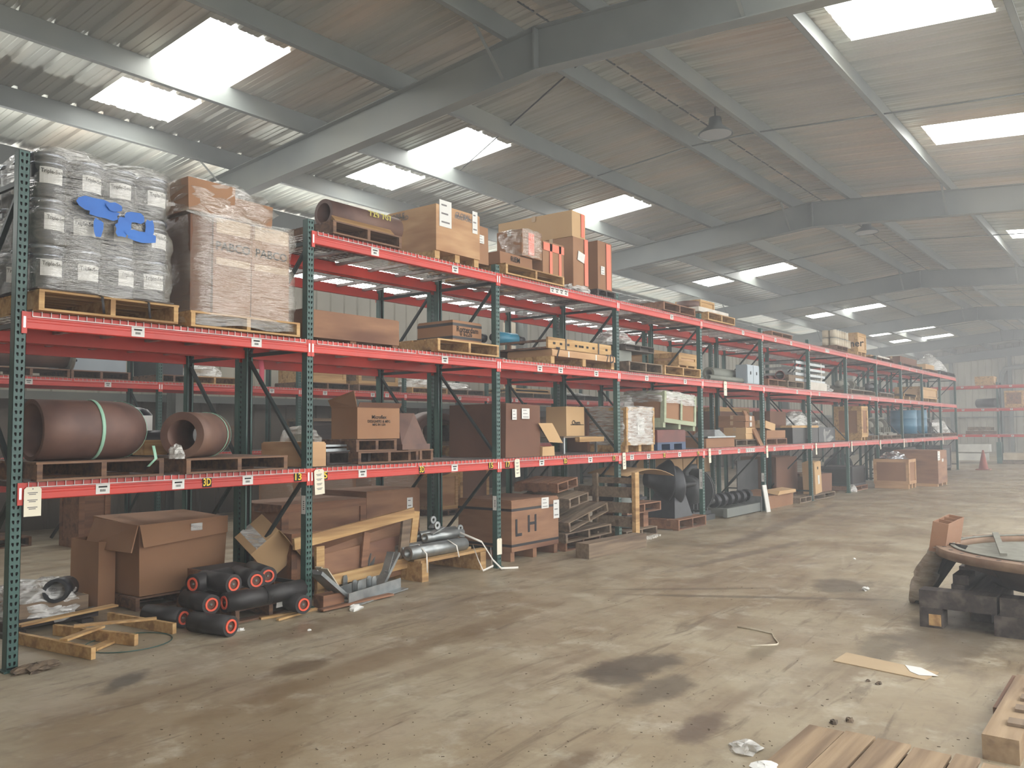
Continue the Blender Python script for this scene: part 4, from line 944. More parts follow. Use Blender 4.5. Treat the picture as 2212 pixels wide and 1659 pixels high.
# ================================================================ LOWER LEVEL
x0, x1 = X(80, 1015, -0.1), X(354, 1000, -0.1)
pallet(x0, x1, -0.1, 1.05, D1, 'wood_old', 'old brown pallet under the large pipe elbow', h=0.135)
x2, x3 = X(408, 1005, -0.08), X(621, 1000, -0.08)
pallet(x2-0.02, x3, -0.08, 1.02, D1, 'wood_old', 'old brown pallet under the smaller pipe elbow', h=0.125)
def elbow(xs, ys, zc, r, ri, dx, straight, bend, label, ang0=0.0, angle=PI/2, txt=None):
    """hollow elbow: starts at (xs,ys) heading along ang0, then curves away from the aisle"""
    pts = []; d = Vector((math.cos(ang0), math.sin(ang0), 0)); nrm = Vector((-d.y, d.x, 0)); p = Vector((xs, ys, zc))
    for k in range(3): pts.append(p+d*straight*k/2)
    c = p+d*straight+nrm*bend
    for k in range(1, 15):
        a = angle*k/14; pts.append(c+(-nrm*math.cos(a)+d*math.sin(a))*bend)
    t = Thing('pipe_elbow', label, 'pipe elbow'); mb = MB(); n = 32
    mb.sweep(pts, r, n, caps=False); k0 = len(mb.v); mb.sweep(pts, ri, n, caps=False); m = len(pts)
    mb._f([(i, (i+1) % n, k0+(i+1) % n, k0+i) for i in range(n)]+[((m-1)*n+i, (m-1)*n+(i+1) % n, k0+(m-1)*n+(i+1) % n, k0+(m-1)*n+i) for i in range(n)], False)
    t.add('elbow', mb, 'rust_pipe'); return t, pts, c
ZB = D1+0.135
r_ = 0.225; xs = X(82, 940, 0.05)
t, pts, c = elbow(xs, 0.17, ZB+r_, r_, r_*0.86, 1, 0.42, 0.34, 'large rusty brown pipe elbow with green straps near the left end post')
for k, f in ((2, 0), (11, 1)):
    p = pts[k]; q = (pts[k+1]-pts[k-1]).normalized(); e1 = Vector((0, 0, 1)); e2 = q.cross(e1)
    t.add('green_strap', MB().strip([p+(e1*math.cos(a)+e2*math.sin(a))*(r_+0.004) for a in [i*2*PI/30 for i in range(31)]]+[], 0.026, q), 'strap_green')
t.add('strap_end', MB().strip([(pts[9].x+0.12, -0.11, ZB+0.1), (pts[9].x+0.14, -0.115, ZB), (pts[9].x+0.08, -0.11, ZB-0.06)], 0.024, (1, 0, 0)), 'strap_green')
t.done()
r_ = 0.19; xs = X(402, 935, 0.0)
t, pts, c = elbow(xs, 0.06, D1+0.125+r_, r_, r_*0.66, 1, 0.34, 0.5, 'smaller rusty pipe elbow with an open end, beside the large one', ang0=0.55, angle=1.15)
for k in (4, 7):
    p = pts[k]; q = (pts[k+1]-pts[k-1]).normalized(); e1 = Vector((0, 0, 1)); e2 = q.cross(e1)
    t.add('green_strap', MB().strip([p+(e1*math.cos(a)+e2*math.sin(a))*(r_+0.004) for a in [i*2*PI/26 for i in range(27)]], 0.022, q), 'strap_green')
t.add('chalk_text', text_mb('VISI', 0.07, (pts[9].x-0.06, pts[9].y-r_*0.75, D1+0.125+r_*1.72), (0.9, 0.3, -0.1), (0, 0.5, 1), off=0.02), 'chalk_white'); t.done()
one('plastic_scrap', crumple(X(372, 975, -0.1), X(408, 980, -0.1), -0.12, 0.04, D1+0.126, D1+0.25, 14), 'wrap_milky', 'scrap of white plastic under the open end of the small elbow', 'plastic scrap')
t = Thing('gearbox', 'dark grey cast pump body between the two elbows, behind the front rack', 'pump'); xx = X(330, 960, 1.3)
t.add('motor', MB().lathe((xx-0.45, 1.3, D1+0.25), [(0, 0), (0.15, 0), (0.17, 0.03), (0.17, 0.2), (0.13, 0.26), (0.11, 0.3), (0.11, 0.62), (0.16, 0.63), (0.16, 0.67), (0, 0.67)], 22, (1, 0, 0)), 'iron_dark')
t.add('foot', MB().box(xx-0.4, xx+0.2, 1.2, 1.4, D1+0.02, D1+0.12), 'iron_dark'); t.done()
t = Thing('motor_cover', 'dark grey plastic canister with a white label standing behind the large elbow', 'canister'); xx = X(289, 905, 1.45); zt = Zp(289, 880, 1.45)
t.add('body', MB().lathe((xx, 1.45, D1+0.35), [(0, 0), (0.14, 0), (0.165, 0.05), (0.165, zt-D1-0.42), (0.12, zt-D1-0.37), (0.05, zt-D1-0.35), (0, zt-D1-0.35)], 20), 'pail_black'); t.add('paper_label', MB().box(xx-0.05, xx+0.09, 1.275, 1.28, zt-0.3, zt-0.08), 'paper')
t.add('stand', MB().box(xx-0.12, xx+0.12, 1.33, 1.57, D1, D1+0.35), 'steel_dark'); t.done()
one('wood_block', MB().box(X(312, 970, 0.7), X(362, 970, 0.7), 0.7, 0.9, D1+0.14, D1+0.27), 'wood_new', 'tan wood block between the two elbows', 'wood block')
# bay 1
x0, x1 = X(636, 985, 0.15), X(704, 985, 0.15)
crate(x0-0.12, x1, 0.15, 0.8, D1, Zp(690, 957, 0.15), 'square tan wooden box just right of the second post', 'plywood', skid=0.0, batten=False)
one('film_wrap', crumple(x0+0.0, x1+0.08, 0.15, 0.7, Zp(690, 957, 0.15)+0.01, Zp(690, 918, 0.15), 23, 16, 6, 0.2), 'wrap', 'clear plastic bag of parts on the square tan box', 'plastic bag')
x0, x1 = X(706, 985, 0.35), X(770, 985, 0.35)
pallet(x0, x1+0.2, 0.35, 1.0, D1, 'wood_dark', 'dark pallet between the tan box and the stacked pallets', h=0.13, n=4)
one('slatted_panel', MB().box(x0, x1, 0.4, 0.9, D1+0.13, D1+0.16).box(x0, x1, 0.4, 0.9, D1+0.18, D1+0.2), 'galv', 'flat grey metal panels on the dark pallet', 'metal panel')
x0, x1 = X(774, 985, 0.2), X(904, 985, 0.2)
pallet(x0, x1, 0.2, 1.0, D1, 'wood_old', 'lower brown pallet beneath the open brown carton', h=0.125)
x2, x3 = X(770, 960, 0.25), X(857, 960, 0.25)
pallet(x2, x3, 0.25, 1.0, D1+0.125, 'wood_old', 'upper brown pallet directly beneath the open carton', h=0.125)
x0, x1, y0, y1, zt = px(772, 863, 869, 0.28, 716)
y1 = min(y1, 1.0); zb = D1+0.255
t = Thing('cardboard_box', 'large open brown carton with dark print on stacked pallets', 'box')
t.add('carton', openbox_mb(x0, x1, 0.28, y1, zb, zt-0.05), 'card')
t.add('flap', MB().hexa([(x0, 0.27, zt-0.05), (x1, 0.27, zt-0.05), (x1, 0.276, zt-0.05), (x0, 0.276, zt-0.05), (x0, 0.24, zt), (x1, 0.24, zt), (x1, 0.246, zt), (x0, 0.246, zt)]), 'card_dark')
t.add('flap', MB().hexa([(x0-0.006, 0.28, zt-0.05), (x0, 0.28, zt-0.05), (x0, y1, zt-0.05), (x0-0.006, y1, zt-0.05), (x0-0.05, 0.28, zt+0.12), (x0-0.044, 0.28, zt+0.12), (x0-0.044, y1, zt+0.03), (x0-0.05, y1, zt+0.03)]), 'card')
t.add('printed_text', text_mb('Microflex', 0.055, ((x0+x1)/2, 0.279, zb+(zt-zb)*0.6), (1, 0, 0), (0, 0, 1)), 'ink')
t.add('printed_text', text_mb('DESIGNERS & MFG', 0.04, ((x0+x1)/2, 0.279, zb+(zt-zb)*0.48), (1, 0, 0), (0, 0, 1)), 'ink')
t.add('printed_text', text_mb('MFG IN USA', 0.035, ((x0+x1)/2, 0.279, zb+(zt-zb)*0.39), (1, 0, 0), (0, 0, 1)), 'ink'); t.done()
t = Thing('sheet_metal_hopper', 'brown tapered sheet metal chute beside the open carton', 'hopper'); x0 = X(868, 970, 0.3); x1 = X(922, 960, 0.3)
z0 = D1+0.13; zt = Zp(905, 893, 0.5)
t.add('throat', MB().hexa([(x0, 0.3, z0+0.06), (x1, 0.3, z0+0.06), (x1, 0.75, z0+0.06), (x0, 0.75, z0+0.06), (x1-0.28, 0.5, zt), (x1-0.05, 0.45, zt), (x1-0.05, 0.7, zt), (x1-0.28, 0.7, zt)]), 'rust_pipe')
t.add('flange', MB().box(x0-0.02, x1+0.02, 0.27, 0.78, z0, z0+0.06), 'rust_pipe'); t.done()
pallet(x0+0.05, x1+0.05, 0.25, 1.0, D1, 'wood_old', 'brown pallet under the tapered metal chute', h=0.13, n=5)
t = Thing('ring_flange', 'large dark ring casting behind the third post', 'ring'); xx = 6.1; xr2 = X(1003, 960, 1.5)
t.add('ring', MB().pipe((xx-0.35, 1.35, D1+0.15), (xx-0.2, 1.75, D1+0.18), 0.42, 0.34, 40), 'rust_pipe'); t.done()
pallet(X(975, 975, 1.1), X(1062, 975, 1.1), 1.1, 2.0, D1, 'wood_new', 'light pallet under the grey tarpaulin behind the third bay', h=0.13)
one('tarpaulin', crumple(X(1000, 955, 1.15), X(1070, 955, 1.15), 1.15, 1.95, D1+0.135, D1+0.28, 29, 18, 4, 0.2), 'wrap_milky', 'grey tarpaulin lump on the light pallet behind the third post', 'tarpaulin')
one('blue_cylinder', MB().lathe((X(955, 930, 6.9), 7.0, 2.46-1.05+0.28), [(0, 0), (0.12, 0), (0.18, 0.05), (0.18, 0.8), (0.14, 0.86), (0, 0.87)], 22, (1, 0, 0)), 'blue_tank', 'light blue steel cylinder lying behind the third bay', 'cylinder')
# bay 2
x0, x1 = X(1090, 940, 0.05), X(1190, 925, 0.05); zt = Zp(1100, 872, 0.05)
def ex(t):
    q = [aY(*p, -0.02) for p in ((1163, 914), (1193, 914), (1216, 957), (1187, 955))]; m = MB(); m.v = [tuple(v) for v in q]+[tuple(v+Vector((0, 0.006, 0.0))) for v in q]
    m._f([(0, 1, 2, 3), (7, 6, 5, 4), (0, 4, 5, 1), (1, 5, 6, 2), (2, 6, 7, 3), (3, 7, 4, 0)]); t.add('open_flap', m, 'card_light', 'light inner side of the open flap')
carton(x0, x1-0.28, 0.03, 0.95, D1, zt, 'big dark brown carton with a light open flap at the third post', 'card_dark', tape=None, crush=0.012, extra=ex, lab=[(0.22, 0.8, 0.09, 0.13), (0.55, 0.82, 0.16, 0.13)])
carton(x1-0.26, x1, 0.0, 0.4, D1, D1+0.12, 'tan cardboard scrap at the foot of the big dark carton', 'card_light', tape=None)
x0, x1 = X(1223, 910, 0.45), X(1262, 910, 0.45); zt = Zp(1223, 878, 0.45); zs = Zp(1223, 941, 0.45)
t = Thing('metal_stand', 'small grey metal frame under the light carton in the third bay', 'stand'); xa, xb = X(1218, 950, 0.3), X(1290, 950, 0.3)
t.add('top_plate', MB().box(xa, xb, 0.3, 0.95, zs-0.03, zs-0.01), 'wood_grey'); 
for a in (xa, xb-0.03):
    for b in (0.3, 0.92): t.add('leg', MB().box(a, a+0.03, b, b+0.03, D1, zs-0.03), 'galv')
t.done()
one('wood_block', MB().box(X(1242, 950, 0.28), xb+0.03, 0.2, 0.28, zs-0.09, zs-0.02), 'wood_new', 'pale timber fixed to the small grey stand in the third bay', 'wood block')
carton(x0, x1, 0.45, 0.8, zs-0.008, zt, 'upright light carton with a black company print in the third bay', 'card_light', tape=None, txt=[('Chem', 0.09, 0.52, 0.45, 'ink')], extra=lambda t: t.add('printed_line', MB().box(x0+0.1, x1-0.02, 0.443, 0.4435, zs+0.15, zs+0.16), 'ink'))
x0, x1 = X(1268, 915, 0.6), X(1345, 915, 0.6)
carton(x0, x1, 0.6, 1.0, D1, Zp(1290, 882, 0.6), 'wide dark carton with a handwritten white sheet, left of the fourth post', 'card_dark', tape=None, crush=0.01, lab=[(0.62, 0.62, 0.42, 0.34)])
# bay 3
x0, x1 = X(1353, 915, -0.04), X(1414, 915, -0.04); zt = Zp(1353, 879, -0.04)
crate(x0, x1, -0.04, 0.75, D1, zt, 'upright film wrapped wooden crate right of the fourth post', 'card', 'wood_new', skid=0.1, bw=0.05, extra=lambda t: t.add('film', wrapshell(x0-0.012, x1+0.012, -0.052, 0.77, D1+0.1, zt+0.01, 40, 14, amp=0.007, p=12, seed=5), 'wrap_milky'), lab=[(0.5, 0.5, 0.2, 0.26)])
xa, xb = X(1420, 945, 0.05), X(1481, 945, 0.05); zq = Zp(1450, 930, 0.05); zr = Zp(1450, 955, 0.05)
t = Thing('blue_pallet', 'blue plastic pallet at the bottom of the tilted crate stack', 'pallet'); t.add('deck', MB().box(xa, xb, 0.05, 0.95, zr-0.03, zr), 'blue_dark')
for a in (xa, (xa+xb)/2-0.07, xb-0.14): t.add('foot', MB().box(a, a+0.14, 0.05, 0.95, D1, zr-0.03), 'blue_dark')
t.done()
crate(xa, xb, 0.05, 0.9, zr, zq, 'dark maroon low box under the tilted green crate', 'maroon', skid=0.0, batten=False)
x0, x1 = X(1434, 885, 0.0), X(1503, 885, 0.0); zt = Zp(1434, 848, 0.0)
crate(x0, x1, 0.0, 0.75, zq+0.02, zt, 'tilted pale green framed crate in film, left of the fifth post', 'card', 'pale_green_wood', skid=0.08, bw=0.07, ry=0.06, extra=lambda t: (t.add('film', wrapshell(x0-0.012, x1+0.012, -0.02, 0.77, zt-0.18, zt+0.01, 36, 6, amp=0.01, p=10, seed=6), 'wrap_milky'), t.add('middle_batten', MB().box((x0+x1)/2-0.03, (x0+x1)/2+0.03, -0.015, 0.0, zq+0.17, zt-0.07), 'pale_green_wood')))
one('film_wrap', crumple(X(1345, 858, 0.5), X(1432, 858, 0.5), 0.45, 0.95, D1+0.3, Zp(1400, 845, 0.5), 66, 14, 6, 0.25), 'wrap_milky', 'grey plastic covered bulk behind the upright wrapped crate', 'plastic film')
one('wood_chest', MB().box(X(1348, 900, 0.78), X(1425, 900, 0.78), 0.8, 1.0, D1, D1+0.4), 'wood_dark', 'dark chest behind the upright wrapped crate', 'box')
# bay 4
x0, x1, y0, y1, zt = px(1610, 1631, 897, 0.15, 1552)
zb = D1+0.3; n = 3
pallet(X(1590, 958, 0.1), X(1636, 958, 0.1), 0.1, 0.95, D1, 'wood_grey', 'small pallet beneath the stacked long cartons', h=0.12, n=5)
hh = (zt-D1-0.125)/4
for k in range(4): carton(x0+0.01*(k % 2), x1-0.01*(k % 2), 0.15, min(y1, 1.55)-0.1*(k < 2), D1+0.125+k*hh, D1+0.12+(k+1)*hh, 'long flat carton, %s of the stack of four' % ('lowest', 'second', 'third', 'topmost')[k], 'card' if k > 1 else 'card_light', group=None, crush=0.01, lab=[(0.5, 0.5, 0.1, 0.08)] if k > 1 else None)
a = aY(1636, 887, 0.05); b = aY(1655, 958, -0.02)
one('cardboard_sheet', MB().hexa([(b.x-0.25, 0.0, D1), (b.x, 0.0, D1), (b.x, 0.03, D1), (b.x-0.25, 0.03, D1), (a.x-0.1, 0.3, a.z), (a.x+0.05, 0.3, a.z), (a.x+0.05, 0.33, a.z), (a.x-0.1, 0.33, a.z)]), 'card', 'tall cardboard sheet leaning against the long cartons', 'cardboard')
x0, x1 = X(1526, 955, 0.05), X(1586, 955, 0.05)
carton(x0, x1, 0.05, 0.8, D1, D1+0.17, 'low orange brown box under the grey casting', 'card', tape=None)
t = Thing('metal_casting', 'flat grey cast metal cover lying on the low box', 'casting')
t.add('plate', MB().hexa([(x0, 0.02, D1+0.175), (x1, 0.02, D1+0.175), (x1, 0.6, D1+0.19), (x0, 0.6, D1+0.19), (x0, 0.02, D1+0.2), (x1, 0.02, D1+0.2), (x1, 0.6, D1+0.21), (x0, 0.6, D1+0.21)]), 'galv')
t.add('hub', MB().hexa([(x0+0.35, 0.05, D1+0.2), (x1-0.35, 0.05, D1+0.2), (x1-0.35, 0.5, D1+0.2), (x0+0.35, 0.5, D1+0.2), (x0+0.5, 0.12, D1+0.32), (x1-0.5, 0.12, D1+0.32), (x1-0.5, 0.4, D1+0.32), (x0+0.5, 0.4, D1+0.32)]), 'galv'); t.done()
# bay 5
z1_ = D1
carton(X(1664, 900, 0.5), X(1698, 900, 0.5), 0.5, 0.9, D1+0.14, Zp(1664, 888, 0.5), 'upright dark carton at the back past the sixth post', 'card_dark', tape=None)
pallet(X(1655, 945, 0.0), X(1700, 945, 0.0), 0.0, 1.0, D1, 'wood_red', 'pallet under the tumbled cartons past the sixth post', h=0.13, n=5)
carton(X(1656, 945, 0.05), X(1697, 945, 0.05), 0.05, 0.45, D1+0.135, D1+0.3, 'flat brown carton, lower of the tumbled ones past the sixth post', 'card', tape=None)
carton(X(1654, 930, 0.1), X(1674, 930, 0.1), 0.1, 0.4, D1+0.31, D1+0.46, 'small light carton tumbled on the flat brown one', 'card_light', ry=0.15)
x0, x1 = X(1716, 935, 0.05), X(1771, 935, 0.05); zt = Zp(1716, 924, 0.05)
t = Thing('storage_tote', 'black tote with a light timber on top, left of the seventh post', 'tote'); t.add('tub', openbox_mb(x0, x1, 0.09, 0.85, D1, zt, 0.02), 'black_rubber'); t.add('lid_board', MB().box(x0-0.03, x1+0.03, 0.09, 0.35, zt, zt+0.05), 'wood_new'); t.done()
one('film_wrap', crumple(X(1722, 905, 0.3), X(1768, 905, 0.3), 0.3, 0.9, zt+0.055, Zp(1740, 886, 0.3), 71, 14, 6, 0.3), 'wrap_milky', 'peaked clear plastic over parts on the black tote', 'plastic film')
t = Thing('wrapped_machine', 'film wrapped machine right of the seventh post', 'machine part'); xa, xb = X(1775, 935, 0.1), X(1818, 935, 0.1)
t.add('core', MB().box(xa+0.1, xb-0.2, 0.2, 0.8, D1, D1+0.35), 'iron_dark'); t.add('film', crumple(xa, xb, 0.1, 0.9, D1, D1+0.55, 72), 'wrap'); t.done()
x0, x1, y0, y1, zt = px(1861, 1874, 877, 0.1, 1801)
crate(x0, x1+0.05, 0.1, min(y1, 2.0), D1, zt, 'tall orange brown crate past the eighth post, lower level', 'card', 'wood_new', skid=0.08, bw=0.12)
for u0, u1, vt, m_, sd, lb in ((1876, 1893, 905, 'iron_dark', 81, 'dark valve assembly in front of the far tall crate'), (1900, 1916, 903, 'gasket', 82, 'left of two pipework skids past the ninth post'), (1919, 1938, 903, 'gasket', 83, 'right of two pipework skids past the ninth post'), (2020, 2032, 905, 'steel_dark', 84, 'dark machine right of the blue drum')):
    a, b = X(u0, 930, 0.1), X(u1, 930, 0.1); pallet(a-0.05, b+0.05, 0.0, 0.95, D1, 'wood_grey', 'pallet under the '+lb, h=0.12, n=5); machine(a, b, 0.1, 0.9, D1+0.12, Zp(u0, vt, 0.1)-D1-0.12, sd, lb, m=m_)
def drum(x, y, z, r, h, label, m='blue_drum'):
    t = Thing('drum', label, 'drum'); pr = [(0, 0), (r, 0)]
    for f in (0.33, 0.66): pr += [(r, h*f-0.03), (r*1.03, h*f), (r, h*f+0.03)]
    pr += [(r, h-0.02), (r*1.03, h), (r*0.95, h), (r*0.95, h-0.03), (0, h-0.03)]
    t.add('body', MB().lathe((x, y, z), pr, 24), m); t.add('bung', MB().cyl((x+r*0.5, y, z+h-0.03), (x+r*0.5, y, z+h), 0.04, n=8), m); return t.done()
zt = Zp(2006, 887, 0.2); XD = 2.5306+9*LB; drum(XD+0.55, 0.45, D1+0.13, 0.42, zt-D1-0.13, 'right blue drum near the far end of the lower level'); drum(XD-0.6, 0.5, D1+0.13, 0.4, zt-D1-0.15, 'left blue drum near the far end of the lower level')
pallet(XD+0.05, XD+1.1, 0.0, 1.0, D1, 'wood_dark', 'dark pallet under the right blue drum', h=0.12)
pallet(XD-1.1, XD-0.1, 0.0, 1.0, D1, 'wood_dark', 'dark pallet under the left blue drum', h=0.12)
one('film_wrap', crumple(X(2036, 930, 0.1), X(2064, 930, 0.1), 0.1, 0.9, D1+0.12, Zp(2045, 903, 0.1), 88, 12, 6, 0.3), 'wrap_milky', 'film wrapped load at the last post of the lower level', 'plastic film')
pallet(X(2035, 935, 0.0), X(2066, 935, 0.0), 0.0, 1.0, D1, 'wood_red', 'reddish pallet at the last post of the lower level', h=0.12)
# hang tags on the beams
TG = [(71, 1065, Z1-0.03, 0.205, 0.115, 'cream card tag hanging from the lower beam beside the left end post', 3), (689, 1020, Z1-0.01, 0.235, 0.115, 'cream card tag hanging over the number 5 at the second post', 4), (1117, 995, Z1-0.01, 0.22, 0.1, 'cream card tag hanging right of the number 17 at the third post', 4), (1348, 985, Z1+0.0, 0.24, 0.09, 'cream card tag hanging at the fourth post', 4),
      (1533, 975, Z1-0.0, 0.25, 0.09, 'curled cream tag hanging at the fifth post', 2), (1657, 967, Z1, 0.24, 0.09, 'cream tag hanging at the sixth post', 2), (1763, 961, Z1, 0.26, 0.09, 'cream tag hanging at the seventh post', 2), (1840, 957, Z1, 0.26, 0.09, 'cream tag hanging at the eighth post', 1), (1902, 953, Z1, 0.26, 0.09, 'cream tag hanging at the ninth post', 1), (1953, 951, Z1, 0.26, 0.09, 'cream tag hanging at the tenth post', 1), (2037, 947, Z1, 0.26, 0.09, 'cream tag hanging near the end of the rack', 1)]
for u, v, z, h, w, lb, n in TG: hangtag(u, v, z, h, lb, w=w, lines=n, tilt=-0.06 if u > 600 else 0)
hangtag(1567, 835, Z2-0.0, 0.26, 'cream tag hanging from the middle beam past the fifth post', w=0.13, lines=2)
hangtag(1079, 1170, Zp(1079, 1163, -0.03), 0.19, 'blank cream tag hanging low on the third post', w=0.09, lines=0)
one('ribbon', MB().strip([(X(565, 845, 1.0), 1.02, 2.38), (X(565, 860, 1.0), 1.0, 2.28), (X(565, 880, 1.0), 1.01, 2.12)], 0.06, (1, 0, 0)), 'pink', 'pink ribbon hanging from the rear beam near the second post', 'ribbon')
# ================================================================ FLOOR, NEAR BAYS
def timber(a, b, w, h, m, label, name='timber', cat='timber', up=(0, 0, 1)): return one(name, MB().bar(a, b, w, h, up), m, label, cat)
# film wrapped steel part and loose wood by the left end post
t = Thing('wrapped_steel_part', 'film wrapped steel part on dark timber beside the left end post', 'machine part')
t.add('skid', MB().box(0.35, 1.12, 1.16, 1.26, 0.03, 0.1).box(0.35, 1.12, 1.75, 1.85, 0.03, 0.1).box(0.4, 0.5, 1.1, 1.9, 0, 0.03).box(0.95, 1.05, 1.1, 1.9, 0, 0.03), 'wood_dark')
t.add('block', MB().box(0.45, 1.05, 1.2, 1.8, 0.10, 0.22), 'wood_grey'); t.add('bore', MB().pipe((0.75, 1.16, 0.3), (1.0, 1.5, 0.26), 0.1, 0.075, 18), 'iron_dark')
t.add('film', wrapshell(0.4, 1.1, 1.14, 1.88, 0.06, 0.3, 40, 7, amp=0.025, p=3, seed=21, taper=0.25), 'wrap_milky'); t.done()
for q, (a, b, w, h, m_, lb) in enumerate((((0.1, 1.95, 0.14), (1.35, 2.1, 0.14), 0.3, 0.05, 'wood_grey', 'grey split plank lying behind the film wrapped steel part'), ((0.2, 2.5, 0.13), (1.1, 2.45, 0.16), 0.25, 0.04, 'wood_old', 'brown broken board behind the grey split plank'), ((1.2, 1.6, 0.1), (1.42, 2.0, 0.12), 0.05, 0.03, 'wood_new', 'thin light lath by the corner of the large slumped carton'))):
    timber(a, b, w, h, m_, lb)
t = Thing('broken_pallet', 'broken light pallet with three stringers lying on the floor at the left end post', 'pallet'); H9 = 0.085
for a, b in (((0.45, -0.14), (0.30, 0.95)), ((0.84, -0.01), (0.62, 0.86)), ((1.22, 0.10), (1.11, 0.95))): t.add('stringer', MB().bar((a[0], a[1], H9/2+0.002), (b[0], b[1], H9/2+0.002), 0.036, H9), 'wood_new')
t.add('deck_board', MB().bar((0.40, 1.0, H9+0.012), (1.25, 1.12, H9+0.02), 0.09, 0.016), 'wood_new')
t.add('deck_board', MB().bar((0.40, 0.22, H9+0.012), (0.78, 0.42, H9+0.014), 0.07, 0.016), 'wood_new')
t.add('deck_board', MB().bar((0.66, 0.62, H9+0.012), (1.2, 0.34, H9+0.014), 0.06, 0.016), 'wood_new')
t.add('deck_board', MB().bar((0.55, 0.1, 0.012), (0.95, 0.35, 0.012), 0.09, 0.016), 'wood_new'); t.done()
one('strapping_loop', MB().sweep([(0.85+0.32*math.cos(a), 0.12+0.3*math.sin(a), 0.006) for a in [i*2*PI/28 for i in range(29)]], 0.004, 5), 'rack_green', 'thin green strapping loop under the broken pallet', 'strapping')
# large slumped carton
pallet(1.47, 2.38, 1.18, 2.0, 0.0, 'wood_old', 'old brown pallet under the large slumped carton', h=0.12)
x0 = X(303, 1200, 1.14); x1 = 2.42; zt = Zp(303, 1130, 1.14)
t = Thing('cardboard_box', 'large slumped brown carton with a hanging front flap on the floor', 'box')
t.add('carton', MB().hexa([(x0+0.03, 1.2, 0.125), (x1-0.02, 1.22, 0.125), (x1, 2.0, 0.125), (x0, 1.98, 0.125), (x0-0.01, 1.15, zt-0.03), (x1-0.0, 1.19, zt-0.02), (x1+0.0, 2.0, zt+0.01), (x0-0.02, 2.0, zt+0.02)]), 'card')
t.add('front_flap', MB().hexa([(x0+0.0, 1.08, zt-0.22), (x1-0.03, 1.14, zt-0.17), (x1-0.03, 1.146, zt-0.17), (x0+0.0, 1.086, zt-0.22), (x0-0.01, 1.14, zt-0.02), (x1, 1.18, zt-0.01), (x1, 1.186, zt-0.01), (x0-0.01, 1.146, zt-0.02)]), 'card')
t.add('side_flap', MB().hexa([(x0-0.1, 1.12, zt-0.26), (x0-0.09, 1.12, zt-0.26), (x0-0.14, 1.9, zt-0.26), (x0-0.15, 1.9, zt-0.26), (x0-0.03, 1.14, zt-0.02), (x0-0.02, 1.14, zt-0.02), (x0-0.02, 1.95, zt), (x0-0.03, 1.95, zt)]), 'card')
t.add('tape', MB().box(x0+0.5, x0+0.62, 1.13, 1.135, zt-0.12, zt-0.05), 'wrap_milky'); t.done()
one('cardboard_box', openbox_mb(x0-0.18, x0-0.02, 1.55, 2.1, 0.0, 0.62), 'card', 'open low carton showing left of the large slumped carton', 'box')
# conveyor rollers
pallet(1.72, 2.44, 0.0, 0.92, 0.0, 'wood_old', 'low brown pallet under the heap of black rollers', h=0.12)
def roller(u, v, u2, v2, z, label, L=0.42, r=0.082):
    a = aZ(u, v, z); b = aZ(u2, v2, z); d = (b-a); d.z = 0; d.normalize(); b = a+d*L
    t = Thing('conveyor_roller', label, 'roller', None)
    t.add('sleeve', MB().pipe(a, b, r, r*0.72, 24), 'black_rubber')
    c = MB()
    for p, s in ((a, -1), (b, 1)): c.pipe(p+d*s*0.004, p-d*s*0.02, r*0.70, r*0.48, 24)
    t.add('end_ring', (lambda m: m.pipe(a-d*0.006, a+d*0.01, r*0.68, r*0.5, 24))(MB()), 'orange'); t.add('end_ring', (lambda m: m.pipe(b+d*0.006, b-d*0.01, r*0.68, r*0.5, 24))(MB()), 'orange')
    t.add('bore', MB().cyl(a+d*0.012, b-d*0.012, r*0.49, n=18), 'brown_cap'); t.add('shaft_end', MB().cyl(a-d*0.0, b+d*0.0, r*0.12, n=8), 'steel_grey')
    return t.done()
RL = [(499, 1353, 440, 1345, 0.082, 'black roller lying on the floor in front of the heap, orange ring to the right'),
      (397, 1335, 330, 1327, 0.082, 'black roller on the floor, leftmost of all'),
      (457, 1306, 405, 1292, 0.205, 'black roller at the left end of the bottom row on the pallet'),
      (484, 1302, 556, 1290, 0.205, 'black roller in the middle of the bottom row, ring facing left'),
      (568, 1287, 640, 1273, 0.21, 'black roller at the right of the bottom row, ring facing left'),
      (505, 1262, 440, 1252, 0.345, 'black roller on the top of the heap, ring in the middle'),
      (416, 1262, 470, 1250, 0.34, 'black roller at the left of the top row, ring facing left'),
      (554, 1254, 508, 1240, 0.34, 'black roller at the right of the top row'),
      (579, 1244, 540, 1230, 0.34, 'black roller at the far right back of the top row'),
      (403, 1286, 450, 1275, 0.21, 'black roller mostly hidden at the left end of the heap'),
      (656, 1306, 610, 1294, 0.11, 'black roller standing out at the foot of the second post')]
for q in RL: roller(*q)
t = Thing('paper_sheet', 'white paper strip lying on the pallet under the rollers', 'paper'); t.add('sheet', MB().hexa([(2.12, -0.02, 0.07), (2.38, -0.01, 0.08), (2.38, -0.005, 0.08), (2.12, -0.015, 0.07), (2.12, -0.03, 0.125), (2.38, -0.02, 0.13), (2.38, -0.015, 0.13), (2.12, -0.025, 0.125)]), 'paper'); t.done()
for a, b, w, lb in (((2.0, -0.2, 0.012), (2.42, -0.12, 0.012), 0.03, 'thin light lath on the floor before the second post'), ((1.95, -0.02, 0.01), (2.5, -0.11, 0.01), 0.05, 'flat light board edge under the heap of rollers'), ((2.45, -0.22, 0.02), (3.35, -0.2, 0.02), 0.08, 'brown board on the floor in front of the grey steel brackets')):
    timber(a, b, w, 0.018, 'wood_new' if 'light' in lb else 'wood_red', lb)
one('wood_block', MB().box(2.55, 2.8, -0.14, 0.0, 0, 0.12), 'wood_red', 'brown wood block at the foot of the second post', 'wood block')
